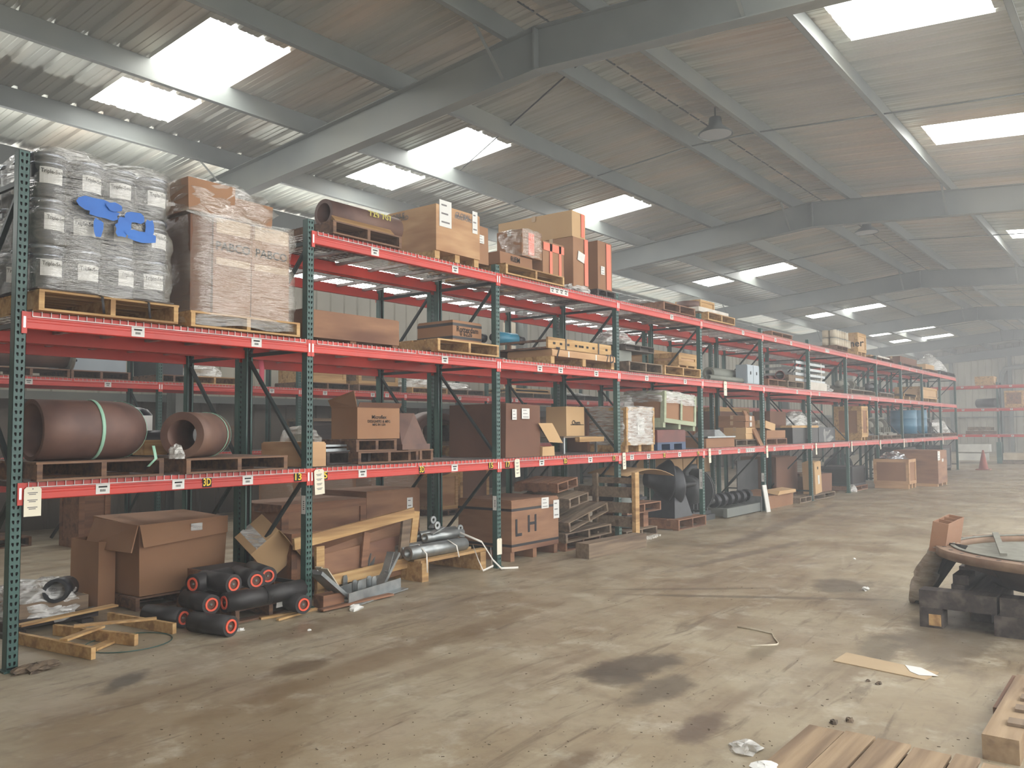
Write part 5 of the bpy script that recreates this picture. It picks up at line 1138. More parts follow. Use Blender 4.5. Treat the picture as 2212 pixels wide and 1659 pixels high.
# tilted open carton
def ex(t): pass
t = Thing('cardboard_box', 'light carton tipped on its corner behind the rollers', 'box'); c = aY(582, 1185, 0.75)
m = openbox_mb(c.x-0.2, c.x+0.2, 0.62, 1.0, c.z-0.17, c.z+0.17); m.rot(c, (0.5, 0.75, 0.2)); t.add('carton', m, 'card_light')
m = MB().box(c.x-0.2, c.x+0.2, 0.5, 0.62, c.z+0.17, c.z+0.175); m.rot(c, (0.5, 0.75, 0.2)); t.add('flap', m, 'card_light')
m = MB().box(c.x-0.205, c.x-0.2, 0.62, 1.0, c.z-0.1, c.z+0.02); m.rot(c, (0.5, 0.75, 0.2)); t.add('film_patch', m, 'wrap_milky'); t.done()
crate(1.86, 2.36, 0.55, 0.98, 0.125, 0.36, 'dark skid box supporting the tipped carton', 'wood_dark', 'wood_red', skid=0.0, bw=0.05)
# open crate frame leaning
P = lambda u, v, y=0.32: aY(u, v, y)
t = Thing('open_crate', 'large open pale timber crate tipped on its side behind the steel brackets', 'crate')
a = P(684, 1165); b = P(893, 1107); c_ = P(683, 1262); d_ = P(880, 1215)
t.add('top_rail', MB().bar(P(634, 1176), b, 0.035, 0.11), 'wood_new'); t.add('bottom_rail', MB().bar(c_, d_, 0.035, 0.11), 'wood_new')
t.add('upright', MB().bar(P(690, 1180, 0.345), P(690, 1290, 0.345), 0.1, 0.035, (0, 1, 0)), 'wood_new'); t.add('upright', MB().bar(P(878, 1120, 0.345), P(868, 1225, 0.345), 0.13, 0.035, (0, 1, 0)), 'wood_grey')
t.add('end_post', MB().bar(P(897, 1104, 0.42), P(886, 1205, 0.42), 0.05, 0.1), 'wood_new')
a2 = P(640, 1190, 0.62); 
m = MB(); q = [P(660, 1200, 0.45), P(880, 1235, 0.45), P(890, 1120, 0.6), P(660, 1175, 0.6)]
t.add('back_panel', MB().hexa([q[0], q[1], q[1]+Vector((0, 0.02, 0)), q[0]+Vector((0, 0.02, 0)), q[3], q[2], q[2]+Vector((0, 0.02, 0)), q[3]+Vector((0, 0.02, 0))]), 'plywood_dark')
t.add('lower_panel', MB().hexa([P(690, 1290, 0.4), P(870, 1240, 0.4), P(870, 1240, 0.42), P(690, 1290, 0.42), P(690, 1200, 0.45), P(885, 1150, 0.45), P(885, 1150, 0.47), P(690, 1200, 0.47)]), 'plywood_dark'); 
t.add('middle_batten', MB().bar(P(792, 1150, 0.43), P(785, 1225, 0.40), 0.09, 0.03, (0, 1, 0)), 'wood_red'); t.done()
crate(2.72, 3.1, 0.55, 0.9, 0.0, 0.62, 'brown wooden crate end seen right behind the second post', 'plywood_dark', 'wood_red', skid=0.0, bw=0.07)
# galvanised brackets
def bracket(o, ang, label, txt=None, s=1.0):
    t = Thing('steel_bracket', label, 'bracket'); L = 0.92*s; d = Vector((math.cos(ang), math.sin(ang), 0)); n = Vector((-d.y, d.x, 0)); o = Vector(o)
    t.add('base_angle', MB().bar(o+Vector((0, 0, 0.06)), o+d*L+Vector((0, 0, 0.06)), 0.012, 0.11).bar(o-n*0.05+Vector((0, 0, 0.012)), o+d*L-n*0.05+Vector((0, 0, 0.012)), 0.09, 0.012), 'galv')
    t.add('base_plate', MB().bar(o+n*0.2+Vector((0, 0, 0.02)), o+d*L+n*0.2+Vector((0, 0, 0.02)), 0.38, 0.012), 'galv')
    for k, (f, dx) in enumerate(((0.12, -0.42), (0.72, 0.36))):
        a = o+d*L*f+n*0.1+Vector((0, 0, 0.05)); e = a+d*dx*s+n*0.02+Vector((0, 0, 0.30*s)); r = t.add('arm', MB().bar(a, e, 0.1, 0.035), 'galv')
        t.add('arm_lining', MB().bar(a+Vector((0, 0, 0.024))+d*0.06*(1 if dx > 0 else -1), e+Vector((0, 0, 0.024))-d*0.1*(1 if dx > 0 else -1), 0.08, 0.01), 'white_board' if k == 0 else 'galv', sub=r)
        if k and txt: t.add('stencil_text', text_mb(txt, 0.06, (a+e)/2+Vector((0, 0, 0.035))-n*0.02, (e-a), n, off=0.004), 'ink_grey')
    for f in (0.35, 0.62):
        c = o+d*L*f+n*0.12+Vector((0, 0, 0.03)); m = MB()
        for q in (-0.03, 0.03): m.prism([(d*-0.04)+Vector((0, 0, 0)), (d*0.04), (d*0.04)+Vector((0, 0, 0.12)), (d*0.025)+Vector((0, 0, 0.15)), (d*-0.025)+Vector((0, 0, 0.15)), (d*-0.04)+Vector((0, 0, 0.12))], c+n*q, c+n*(q+0.01))
        t.add('clevis', m, 'galv')
    return t.done()
bracket((2.78, -0.22, 0), 0.24, 'grey galvanised bracket with stencilled number, nearest the aisle', '2300544')
bracket((2.95, 0.12, 0), 0.30, 'grey galvanised bracket lying behind the stencilled one', s=0.85)
# pipes on the pale low pallet
t = Thing('pallet', 'pale low pallet under the grey pipe sections beside the third post', 'pallet')
t.add('deck_board', MB().bar((4.05, 0.12, 0.22), (5.22, 0.16, 0.22), 0.1, 0.03), 'wood_new'); t.add('deck_board', MB().bar((4.05, 0.8, 0.22), (5.22, 0.84, 0.22), 0.1, 0.03), 'wood_new')
t.add('deck_board', MB().bar((4.1, 0.45, 0.22), (5.2, 0.5, 0.22), 0.3, 0.03), 'wood_new')
for x in (4.12, 5.1): t.add('foot', MB().box(x-0.04, x+0.06, 0.08, 0.9, 0, 0.205), 'wood_new')
t.done()
for k, (y, z, xo) in enumerate(((0.2, 0.31, 3.98), (0.38, 0.31, 4.02), (0.56, 0.31, 4.06), (0.3, 0.43, 4.35), (0.5, 0.43, 4.45))):
    one('grey_pipe', MB().pipe((xo, y, z), (xo+(0.95 if k < 3 else 0.65), y+0.02, z), 0.075 if k < 3 else 0.05, 0.045 if k < 3 else 0.035, 22), 'galv', ('grey pipe section nearest the aisle on the pale low pallet', 'grey pipe section second from the aisle on the pale low pallet', 'grey pipe section farthest from the aisle on the pale low pallet', 'thinner grey pipe lying on top, front one', 'thinner grey pipe lying on top, rear one')[k], 'pipe')
for k, (x, y, z) in enumerate(((4.5, 0.25, 0.5), (4.7, 0.5, 0.53), (4.95, 0.3, 0.42), (4.3, 0.55, 0.5))):
    t = Thing('pipe_clamp', ('small grey pipe clamp above the front pipe', 'small grey pipe clamp near the middle of the pile', 'small grey pipe clamp at the right end of the pile', 'small grey pipe clamp at the back left of the pile')[k], 'clamp')
    t.add('plate', MB().box(x-0.1, x+0.1, y-0.03, y+0.03, z, z+0.012).rot((x, y, z), (0.1, -0.3, 0.5*k)), 'galv'); t.add('lug', MB().pipe((x, y-0.01, z+0.06), (x, y+0.01, z+0.06), 0.045, 0.02, 14), 'galv'); t.done()
for k, pts in enumerate(([(4.15, 0.2, 0.39), (4.13, 0.06, 0.3), (4.12, 0.04, 0.1)], [(4.62, 0.2, 0.39), (4.64, 0.08, 0.33), (4.66, 0.06, 0.2)], [(4.9, 0.3, 0.45), (5.05, 0.05, 0.33), (5.13, -0.05, 0.12), (5.2, -0.12, 0.02), (5.42, -0.2, 0.008)], [(4.95, 0.1, 0.3), (4.9, -0.02, 0.15), (4.95, -0.05, 0.02), (5.1, -0.08, 0.06), (5.15, -0.02, 0.02), (5.18, 0.02, 0.25)])):
    one('strap', MB().strip(pts, 0.025, (1, 0.3, 0) if k < 2 else (0.3, 0.2, 1)), 'strap_white', ('white strap over the left end of the grey pipes', 'white strap over the middle of the grey pipes', 'white strap trailing to the foot of the third post', 'looped white strap hanging at the right end of the pale pallet')[k], 'strap')
# LH crate
x0 = X(1101, 1150, 0.17); x1 = X(1209, 1140, 0.12); zt = Zp(1101, 1084, 0.17)
crate(x0, x1, 0.14, 1.02, 0.0, zt, 'brown strapped wooden crate painted with the letters LH', 'plywood_dark', 'plywood_dark', skid=0.12, batten=False, strap=(0.12, 0.83), txt=[('L', 0.3, 0.13, 0.45, 'marker'), ('H', 0.3, 0.42, 0.5, 'marker')], lab=[(0.7, 0.9, 0.16, 0.14), (0.95, 0.74, 0.13, 0.24)])
# pile of pallets past the LH crate
def pl(x0, x1, y0, y1, z, wd, lb, tl=None, h=0.13): return pallet(x0, x1, y0, y1, z, wd, lb, h=h, n=5, tilt=tl)
pl(6.86, 7.75, 0.1, 1.0, 0.0, 'wood_red', 'reddish pallet at the bottom of the tumbled pallet pile')
pl(6.9, 7.85, 0.0, 0.9, 0.14, 'wood_grey', 'weathered pallet second from the bottom of the tumbled pile', (0.0, -0.06, -0.15))
pl(6.88, 7.9, 0.05, 0.95, 0.36, 'wood_grey', 'pallet sloping up to the right in the middle of the tumbled pile', (0.0, -0.2, 0.0))
pl(6.92, 7.45, 0.1, 0.9, 0.62, 'wood_grey', 'small tilted pallet second from the top of the tumbled pile', (0.05, -0.12, 0.05))
pl(6.9, 7.5, 0.3, 1.0, 0.80, 'wood_red', 'reddish pallet on top of the tumbled pile', (0.0, -0.1, 0.1))
t = Thing('timber_beam', 'heavy grey squared timber lying in front of the pallet pile', 'timber'); t.add('beam', MB().hexa([(6.47, -0.52, 0), (7.85, -0.58, 0), (7.85, -0.38, 0), (6.5, -0.3, 0), (6.47, -0.52, 0.19), (7.85, -0.58, 0.19), (7.85, -0.38, 0.19), (6.5, -0.3, 0.19)]), 'wood_grey'); t.done()
t = Thing('slatted_panel', 'grey slatted crate side standing upright at the fourth post', 'crate side'); 
for q, (u0, u1, v0, v1) in enumerate(((1290, 1367, 1033, 1045), (1240, 1367, 1053, 1076), (1255, 1367, 1085, 1111), (1280, 1367, 1117, 1139))):
    a = aX(u0, (v0+v1)/2, 8.0); b = aX(u1, (v0+v1)/2, 8.0); h = 0.085 if q == 0 else 0.15
    t.add('slat', MB().box(7.995, 8.02, b.y, min(a.y, 0.93), b.z-h/2, b.z+h/2), 'wood_grey')
t.add('post', MB().box(7.95, 8.06, -0.36, -0.3, 0, 1.02), 'wood_new'); t.add('post', MB().box(7.95, 7.995, 0.28, 0.36, 0.1, 1.0), 'wood_grey'); t.done()
pl(8.3, 9.25, 0.0, 0.95, 0.0, 'wood_grey', 'lower pallet with a grey drum right of the slatted panel')
t = Thing('brake_drum', 'grey round casting between the two pallets', 'casting'); t.add('rim', MB().cyl((8.75, 0.3, 0.14), (8.75, 0.3, 0.28), 0.2, n=24), 'steel_grey'); t.add('top', MB().cyl((8.75, 0.3, 0.28), (8.75, 0.3, 0.36), 0.17, n=24), 'iron_dark'); t.done()
one('wood_block', MB().box(9.0, 9.15, 0.1, 0.9, 0.13, 0.37), 'wood_red', 'timber spacer between the two pallets right of the slatted panel', 'wood block')
pl(8.3, 9.35, -0.02, 0.95, 0.37, 'wood_red', 'upper pallet right of the slatted panel', h=0.14)
one('steel_tub', MB().lathe((8.62, 0.25, 0.515), [(0, 0), (0.15, 0), (0.15, 0.03), (0.13, 0.04), (0.13, 0.2), (0, 0.2)], 22), 'steel_grey', 'short grey steel cylinder standing on the upper pallet', 'cylinder')
machine(8.85, 9.5, 0.3, 0.9, 0.515, 0.42, 91, 'dark motor under the kraft paper sheet')
t = Thing('paper_cover', 'stiff kraft paper sheet draped over the machine right of the slatted panel', 'paper'); m = MB(); nx = 10
for i in range(nx+1):
    for j in (0, 1):
        f = i/nx; m.v.append((8.35+1.5*f, 0.0+0.7*j, 0.94+0.13*math.sin(f*PI*0.9)-0.1*f+0.03*j))
m._f([(2*i, 2*i+1, 2*i+3, 2*i+2) for i in range(nx)]); k = len(m.v); m.v += [(x, y, z-0.006) for x, y, z in m.v]; m._f([(k+2*i+2, k+2*i+3, k+2*i+1, k+2*i) for i in range(nx)]+[(2*i, 2*i+2, k+2*i+2, k+2*i) for i in range(nx)]+[(2*i+1, k+2*i+1, k+2*i+3, 2*i+3) for i in range(nx)])
t.add('sheet', m, 'card_light'); t.done()
pl(9.82, 10.85, -0.08, 0.85, 0.0, 'wood_red', 'orange brown pallet under the black blower at the fifth post', h=0.17)
t = Thing('blower', 'black blower casting with a round mouth on the orange brown pallet', 'machine'); c = Vector((10.1, 0.4, 0.78))
t.add('mouth', MB().lathe(c, [(0.12, 0.25), (0.16, 0.1), (0.26, 0.0), (0.34, -0.12), (0.36, -0.14), (0.33, -0.14), (0.2, 0.05)], 30, (-0.75, 0.6, 0.1)), 'iron_dark')
t.add('scroll', MB().lathe(c+Vector((0.25, -0.1, -0.1)), [(0, -0.12), (0.3, -0.12), (0.33, -0.08), (0.33, 0.08), (0.3, 0.12), (0, 0.12)], 28, (-0.75, 0.6, 0)), 'iron_dark')
t.add('pedestal', MB().hexa([(9.95, 0.05, 0.175), (10.6, 0.05, 0.175), (10.6, 0.65, 0.175), (9.95, 0.65, 0.175), (10.15, 0.15, 0.6), (10.5, 0.15, 0.6), (10.5, 0.5, 0.6), (10.15, 0.5, 0.6)]), 'iron_dark')
t.add('shaft', MB().cyl((10.2, 0.2, 0.68), (11.0, 0.2, 0.68), 0.045, n=12), 'iron_dark'); t.done()
machine(11.05, 11.85, 0.2, 0.8, 0.0, 0.95, 93, 'grey ribbed motor on a steel frame at the fifth post', m='steel_dark')
t = Thing('spill', 'white granules spilled on the floor right of the slatted panel', 'spilled granules'); m = MB(); rnd = random.Random(5)
for q in range(420):
    a = rnd.random(); b = rnd.gauss(0, 0.35); x = 8.12+1.0*a; y = -0.19+b*0.09+0.1*a; s = rnd.uniform(0.008, 0.02); m.box(x, x+s*1.6, y, y+s, 0, s)
t.add('granules', m, 'foam_white'); o = t.done(); o['kind'] = 'stuff'
# shaft assembly on a steel skid
t = Thing('auger_skid', 'long black auger shaft with collars on a grey steel skid past the fifth post', 'machine'); xa, xb = 11.35, 13.55
xa = 11.95
t.add('skid_rail', MB().box(xa, xb, 0.02, 0.1, 0.02, 0.18), 'steel_grey'); t.add('skid_rail', MB().box(xa, xb, 0.7, 0.78, 0.02, 0.18), 'steel_grey'); t.add('skid_end', MB().box(xb, xb+0.02, 0.0, 0.8, 0.0, 0.3).rot((xb, 0, 0), (0, 0.0, 0)), 'galv')
t.add('cross_beam', MB().box(xa+0.2, xa+0.3, 0.1, 0.7, 0.02, 0.16).box(xb-0.5, xb-0.4, 0.1, 0.7, 0.02, 0.16), 'steel_grey')
t.add('shaft', MB().cyl((xa-0.1, 0.35, 0.3), (xb-0.05, 0.35, 0.3), 0.06, n=14), 'steel_dark')
for k in range(6): t.add('collar', MB().cyl((xa+0.1+k*0.3, 0.35, 0.3), (xa+0.24+k*0.3, 0.35, 0.3), 0.125, n=18), 'iron_dark')
t.done()
one('metal_plate', MB().hexa([(13.52, -0.12, 0), (13.66, -0.14, 0), (13.66, -0.12, 0), (13.52, -0.1, 0), (13.55, -0.03, 0.52), (13.69, -0.05, 0.52), (13.69, -0.03, 0.52), (13.55, -0.01, 0.52)]), 'white_metal', 'narrow pale metal plate leaning at the sixth post', 'metal plate')
one('foil_sheet', crumple(13.0, 13.4, 1.2, 1.6, 0.45, 0.85, 35, 10, 5), 'foil', 'shiny foil bundle behind the auger skid', 'foil')
one('scrap_pile', crumple(12.3, 13.7, 1.15, 2.0, 0.0, 0.45, 36, 18, 6, 0.45), 'iron_dark', 'dark heap of steel scrap under the foil bundle', 'scrap')
# bays 5 and 6
carton(14.0, 15.55, 0.08, 0.9, 0.0, 0.28, 'low torn orange brown carton on the floor past the sixth post', 'card', tape=None, crush=0.03, extra=lambda t: t.add('torn_flap', MB().hexa([(14.5, 0.02, 0.26), (15.5, 0.0, 0.27), (15.5, 0.3, 0.3), (14.5, 0.3, 0.3), (14.6, 0.02, 0.34), (15.5, 0.0, 0.33), (15.5, 0.3, 0.36), (14.6, 0.3, 0.36)]), 'card_light'))
one('metal_sheet', MB().box(14.6, 15.75, 0.93, 0.95, 0.0, 0.95), 'steel_dark', 'dark steel sheet standing at the rear past the sixth post', 'metal sheet')
one('cardboard_sheet', MB().box(15.85, 17.2, 0.55, 0.6, 0.12, 0.98), 'card_dark', 'broad brown board standing on a pallet near the seventh post', 'board')
pl(15.75, 16.5, 0.0, 0.5, 0.0, 'wood_grey', 'flat grey pallet in front of the broad brown board', h=0.12)
pl(16.66, 18.2, 0.0, 0.95, 0.0, 'wood_grey', 'flat grey pallet under the leaning tan box', h=0.12)
crate(16.85, 17.3, 0.02, 0.3, 0.14, 0.85, 'narrow tan box with a round hole leaning past the seventh post', 'card_light', skid=0.0, batten=False, ry=-0.08, extra=lambda t: (t.add('hole', MB().cyl((17.07, 0.015, 0.72), (17.07, 0.019, 0.72), 0.035, n=14), 'ink'), t.add('paper_label', MB().box(17.05, 17.15, 0.014, 0.018, 0.35, 0.55), 'paper')), name='wooden_box')
carton(17.45, 18.3, 0.1, 1.0, 0.13, 0.55, 'square brown carton between the seventh and eighth posts', 'card_dark')
carton(17.35, 18.35, 1.12, 2.0, 0.1, 0.95, 'tall brown carton behind the square one', 'card_dark', tape=None)
pl(17.35, 18.35, 1.1, 2.0, 0.0, 'wood_old', 'pallet under the tall brown carton', h=0.1)
crate(20.0, 21.2, 0.1, 1.0, 0.12, 0.62, 'long dark tote crate between the ninth posts', 'black_rubber', 'steel_dark', skid=0.0, bw=0.06)
pl(20.0, 21.2, 0.05, 1.0, 0.0, 'wood_red', 'pallet under the long dark tote crate', h=0.12)
one('plastic_bag', crumple(19.75, 19.98, -0.05, 0.2, 0, 0.2, 44, 10, 5), 'wrap_milky', 'white plastic lump beside the dark tote crate', 'plastic bag')
x0, x1 = 21.6, 22.4
crate(x0, x1, -0.9, 0.0, 0.0, 0.78, 'open orange brown crate topped with crumpled foil in the aisle', 'card', 'plywood', skid=0.12, bw=0.08, batten=True)
one('foil_sheet', crumple(21.65, 22.3, -0.85, -0.05, 0.785, 1.0, 45, 16, 6, 0.5), 'foil', 'crumpled shiny foil heaped on the orange brown crate', 'foil')
crate(22.9, 24.1, -1.35, -0.2, 0.0, 0.98, 'taller plywood crate with film in the aisle behind the foil topped one', 'plywood_dark', 'plywood', skid=0.08, batten=False, lab=[(0.1, 0.85, 0.3, 0.25), (0.5, 0.7, 0.2, 0.08)])
# more things deeper on the floor under the far bays
for k, (a, b, y0, y1, h, m_, lb) in enumerate(((23.0, 24.3, 1.15, 2.0, 0.9, 'iron_dark', 'dark machine housing behind the tall plywood crate'), (25.6, 27.0, 0.1, 1.0, 1.0, 'steel_dark', 'grey machine block under the eleventh bay'), (28.4, 30.0, 0.1, 1.0, 1.05, 'wood_dark', 'stack of dark timbers under the twelfth bay'), (31.0, 33.0, 0.15, 1.0, 0.95, 'steel_dark', 'dark steel bin under the last bay'))):
    if k % 2: crate(a, b, y0, y1, 0, h, lb, m_, 'wood_dark', skid=0.1, bw=0.1)
    else: machine(a, b, y0, y1, 0, h, 100+k, lb)
t = Thing('traffic_cone', 'weathered orange traffic cone standing at the end of the aisle', 'cone'); c = (33.9, -0.78, 0)
t.add('cone', MB().lathe((c[0], c[1], 0.03), [(0.17, 0), (0.03, 0.72), (0, 0.72)], 20), 'cone_orange'); t.add('base', MB().box(c[0]-0.24, c[0]+0.24, c[1]-0.24, c[1]+0.24, 0, 0.03), 'cone_orange'); t.done()
# ================================================================ BEHIND THE FIRST RACK
crate(3.05, 4.25, 1.15, 2.0, 0.0, 0.85, 'dark brown wooden crate behind the third bay post, floor level', 'plywood_dark', 'wood_red', skid=0.1, bw=0.09)
crate(4.3, 5.2, 1.2, 2.0, 0.0, 0.9, 'dark brown crate just left of the rear post, floor level', 'plywood_dark', skid=0.1, batten=False, lab=[(0.8, 0.75, 0.1, 0.2)])
for k, (x, y, w, h, m_) in enumerate(((5.9, 4.6, 1.3, 1.0, 'card'), (7.6, 4.7, 1.2, 1.1, 'card'), (9.2, 4.6, 0.6, 0.7, 'plywood'), (10.1, 4.8, 0.9, 0.95, 'card_dark'))):
    pl(x, x+w, y, y+1.0, 0, 'wood_old', 'pallet in the rear aisle under the %s load from the left' % ('first', 'second', 'third', 'fourth')[k], h=0.12)
    if k < 2:
        t = Thing('cardboard_box', 'tall film wrapped carton in the rear aisle, %s of two' % ('left', 'right')[k], 'box'); t.add('carton', MB().box(x+0.02, x+w-0.02, y+0.02, y+0.98, 0.125, 0.12+h), m_); t.add('film', wrapshell(x, x+w, y, y+1.0, 0.125, 0.14+h, 40, 12, amp=0.008, p=12, seed=50+k), 'wrap'); t.done()
    else: crate(x, x+w, y+0.02, y+0.95, 0.125, 0.12+h, ('pale slatted crate in the rear aisle', 'dark plywood crate in the rear aisle')[k-2], m_, skid=0.0, bw=0.07)
crate(3.15, 3.6, 5.9, 6.5, 0, 1.1, 'tall red brown wooden crate by the side wall rack', 'wood_red', 'wood_red', skid=0.0, bw=0.08)
pl(1.9, 2.9, 6.8, 7.7, 0, 'wood_old', 'low pallet on the floor under the side wall rack, left end', h=0.14)
t = Thing('hose_coil', 'coil of black hose on the floor by the side wall', 'hose'); pts = []
for i in range(90): a = i*0.45; pts.append((4.2+0.45*math.cos(a)*(1-0.002*i), 7.2+0.3*math.sin(a), 0.03+0.0022*i))
t.add('hose', MB().sweep(pts+[(3.9, 7.2, 0.6), (3.6, 7.1, 0.5), (3.3, 7.1, 0.05)], 0.025, 7), 'black_rubber'); t.done()
# side wall rack, upper shelf
Y3, S3 = 6.8, 2.468
t = Thing('flanged_pipe', 'large brown pipe with a drilled flange on the side wall rack', 'pipe'); xe = X(136, 790, 7.1)
t.add('tube', MB().pipe((xe-2.4, 7.25, S3+0.42), (xe, 7.0, S3+0.42), 0.26, 0.22, 28), 'rust_pipe'); f = t.add('flange', MB().pipe((xe-0.02, 7.0, S3+0.42), (xe+0.03, 6.995, S3+0.42), 0.36, 0.22, 32), 'gasket')
m = MB()
for i in range(12): a = i*PI/6; m.cyl((xe+0.029, 6.99+0.3*math.cos(a), S3+0.42+0.3*math.sin(a)), (xe+0.036, 6.99+0.3*math.cos(a), S3+0.42+0.3*math.sin(a)), 0.02, n=8)
t.add('bolt_holes', m, 'ink', sub=f); t.done()
pl(xe-2.3, xe-1.25, Y3-0.05, Y3+0.9, S3, 'wood_old', 'left pallet under the flanged pipe'); pl(xe-1.15, xe-0.05, Y3-0.05, Y3+0.9, S3, 'wood_old', 'right pallet under the flanged pipe')
def s3(u0, u1, vt, kind, lb, m_='card', ph=0.13, y=6.8, wd='wood_old', dd=0.85):
    a, b = X(u0, 810, y), X(u1, 810, y); pl(a-0.05, b+0.05, y-0.05, y+0.9, S3, wd, 'pallet under the '+lb, h=ph); z = S3+ph+0.004
    zt = Zp(u0, vt, y)
    if kind == 'c': carton(a, b, y, y+dd, z, zt, lb, m_, tape=None)
    elif kind == 'w': one('film_wrap', crumple(a, b, y, y+dd, z, zt, int(u0), 18, 6, 0.3), 'wrap_milky', lb, 'plastic film')
    elif kind == 'k': crate(a, b, y, y+dd, z, zt, lb, m_, skid=0.0, bw=0.08)
s3(158, 272, 760, 'c', 'grey blue boxes strapped on the side wall rack', 'grey_box')
s3(305, 395, 765, 'c', 'dark blue grey bin on the side wall rack', 'pail_black')
s3(415, 505, 775, 'w', 'clear wrapped load on the side wall rack behind the second post', wd='wood_new')
s3(660, 748, 785, 'k', 'orange wooden crate with black letters on the side wall rack', 'wood_new')
s3(775, 860, 800, 'k', 'small brown crate on the side wall rack right of the lettered one', 'wood_grey')
s3(890, 960, 806, 'w', 'low bundle on the side wall rack', wd='wood_new')
s3(972, 1040, 822, 'w', 'pinkish film wrapped bundle on the side wall rack', wd='wood_grey')
s3(1110, 1190, 838, 'k', 'slatted light crate on the side wall rack behind the third bay', 'wood_new', wd='wood_grey')
s3(1215, 1300, 845, 'w', 'dark bundle on the side wall rack right of the slatted crate', wd='wood_dark')
for u, lb in ((1092, 'left of the two tall pale boards standing on the side wall rack'), (1108, 'right of the two tall pale boards standing on the side wall rack')):
    xx = X(u, 720, 7.3); one('board', MB().box(xx-0.06, xx+0.12, 7.3, 7.34, S3, Zp(u, 697, 7.3)), 'white_board', lb, 'board')
# side wall rack, lower shelf
S1 = Z1+0.008
for k, (a, b, m_, h, lb) in enumerate(((0.3, 1.6, 'steel_dark', 0.5, 'dark machine on the lower shelf of the side wall rack, left end'), (5.2, 6.3, 'galv', 0.35, 'grey metal goods on the lower shelf of the side wall rack'), (8.0, 9.6, 'wood_dark', 0.5, 'dark crate on the lower shelf of the side wall rack'), (13.6, 15.0, 'blue_dark', 0.5, 'dark blue crate on the lower shelf of the side wall rack'), (16.5, 18.0, 'card', 0.6, 'brown crate on the lower shelf of the side wall rack'), (22.0, 24.0, 'card', 0.7, 'wide brown crate far along the side wall rack'))):
    crate(a, b, 6.85, 7.6, S1, S1+h+0.1, lb, m_, 'wood_grey', skid=0.1, bw=0.06)
# second rack goods
pipes(X(590, 945, 1.2), 4.9, 1.25, D1+0.0, 0.04, 3, 'galv', 'thin bright pipe on the second rack behind the second post, %s', group='bright pipes behind the second post')
crate(6.0, 7.6, 1.2, 2.0, D1, D1+0.5, 'dark crate on the second rack behind the big dark carton', 'wood_dark', 'wood_grey', skid=0.1)
crate(11.4, 13.2, 1.2, 2.0, D1, D1+0.7, 'brown crate on the second rack behind the long cartons', 'card_dark', 'wood_red', skid=0.1)
crate(11.3, 13.3, 1.2, 2.0, D2, D2+0.62, 'light crate on the second rack behind the grey cabinet', 'plywood', skid=0.1)
crate(14.2, 16.0, 1.2, 2.0, D1, D1+0.8, 'dark crate on the second rack behind the black tote', 'card_dark', skid=0.1)
for k in range(3): carton(12.0+k*0.62, 12.58+k*0.62, 1.2, 1.9, 0.75, 1.05, 'light carton %s of three on the rear stack under the fifth bay' % ('left', 'middle', 'right')[k], 'card_light')
one('rear_stand', MB().box(11.9, 13.5, 2.2, 3.0, 0.0, 0.74), 'wood_dark', 'dark stand in the rear aisle behind the fifth bay', 'stand') if False else None
# ================================================================ FAR END
def eb(u0, u1, vt, z, h, kind, lb, m_='card'):
    a = aX(u0, vt, 40.45).y; b = aX(u1, vt, 40.45).y; y0, y1 = min(a, b), max(a, b)
    if kind == 'crate': crate(40.45, 41.3, y0, y1, z, z+h, lb, m_, skid=0.08, bw=0.08)
    elif kind == 'roll': one('mat_roll', MB().cyl((40.7, y0, z+h/2), (41.1, y1, z+h/2), h/2, n=20), m_, lb, 'roll')
    elif kind == 'pal': pallet(40.42, 41.4, y0, y1, z, m_, lb, h=h, n=5)
    else: one('panel_bundle', MB().box(40.45, 41.3, y0, y1, z, z+h), m_, lb, 'bundle')
eb(2105, 2146, 812, 3.51, 0.4, 'crate', 'light crate on the top of the end rack', 'wood_new')
eb(2107, 2150, 860, 2.5, 0.42, 'roll', 'black rolled mat on the end rack', 'black_rubber')
eb(2169, 2210, 850, 2.48, 0.75, 'crate', 'reddish crate on the end rack beside its post', 'wood_red')
eb(2086, 2146, 925, 1.31, 0.14, 'pal', 'lower pallet of two on the end rack', 'wood_old'); eb(2090, 2140, 915, 1.47, 0.16, 'pal', 'upper pallet of two on the end rack', 'wood_grey')
eb(2069, 2135, 965, 0.5, 0.35, 'b', 'upper white strapped panel bundle under the end rack', 'white_metal'); eb(2069, 2130, 985, 0.12, 0.32, 'b', 'lower white strapped panel bundle under the end rack', 'white_metal')
eb(2164, 2212, 970, 0.0, 0.14, 'pal', 'pallet on the floor under the end rack', 'wood_grey'); eb(2166, 2212, 962, 0.16, 0.3, 'b', 'pale bundle on the pallet under the end rack', 'white_board')
t = Thing('wall_pipe', 'thick grey pipe bending down along the far wall', 'pipe')
a = aX(2212, 792, 60.2); b = aX(2165, 795, 60.2); c = aX(2161, 836, 60.2)
t.add('pipe', MB().sweep([a+Vector((0, -3, 0)), a, b+Vector((0, -0.5, 0)), b+Vector((0, -0.15, -0.05)), b+Vector((0, 0, -0.3)), c, Vector((60.2, c.y, 1.0))], 0.15, 12), 'steel_grey'); t.done()
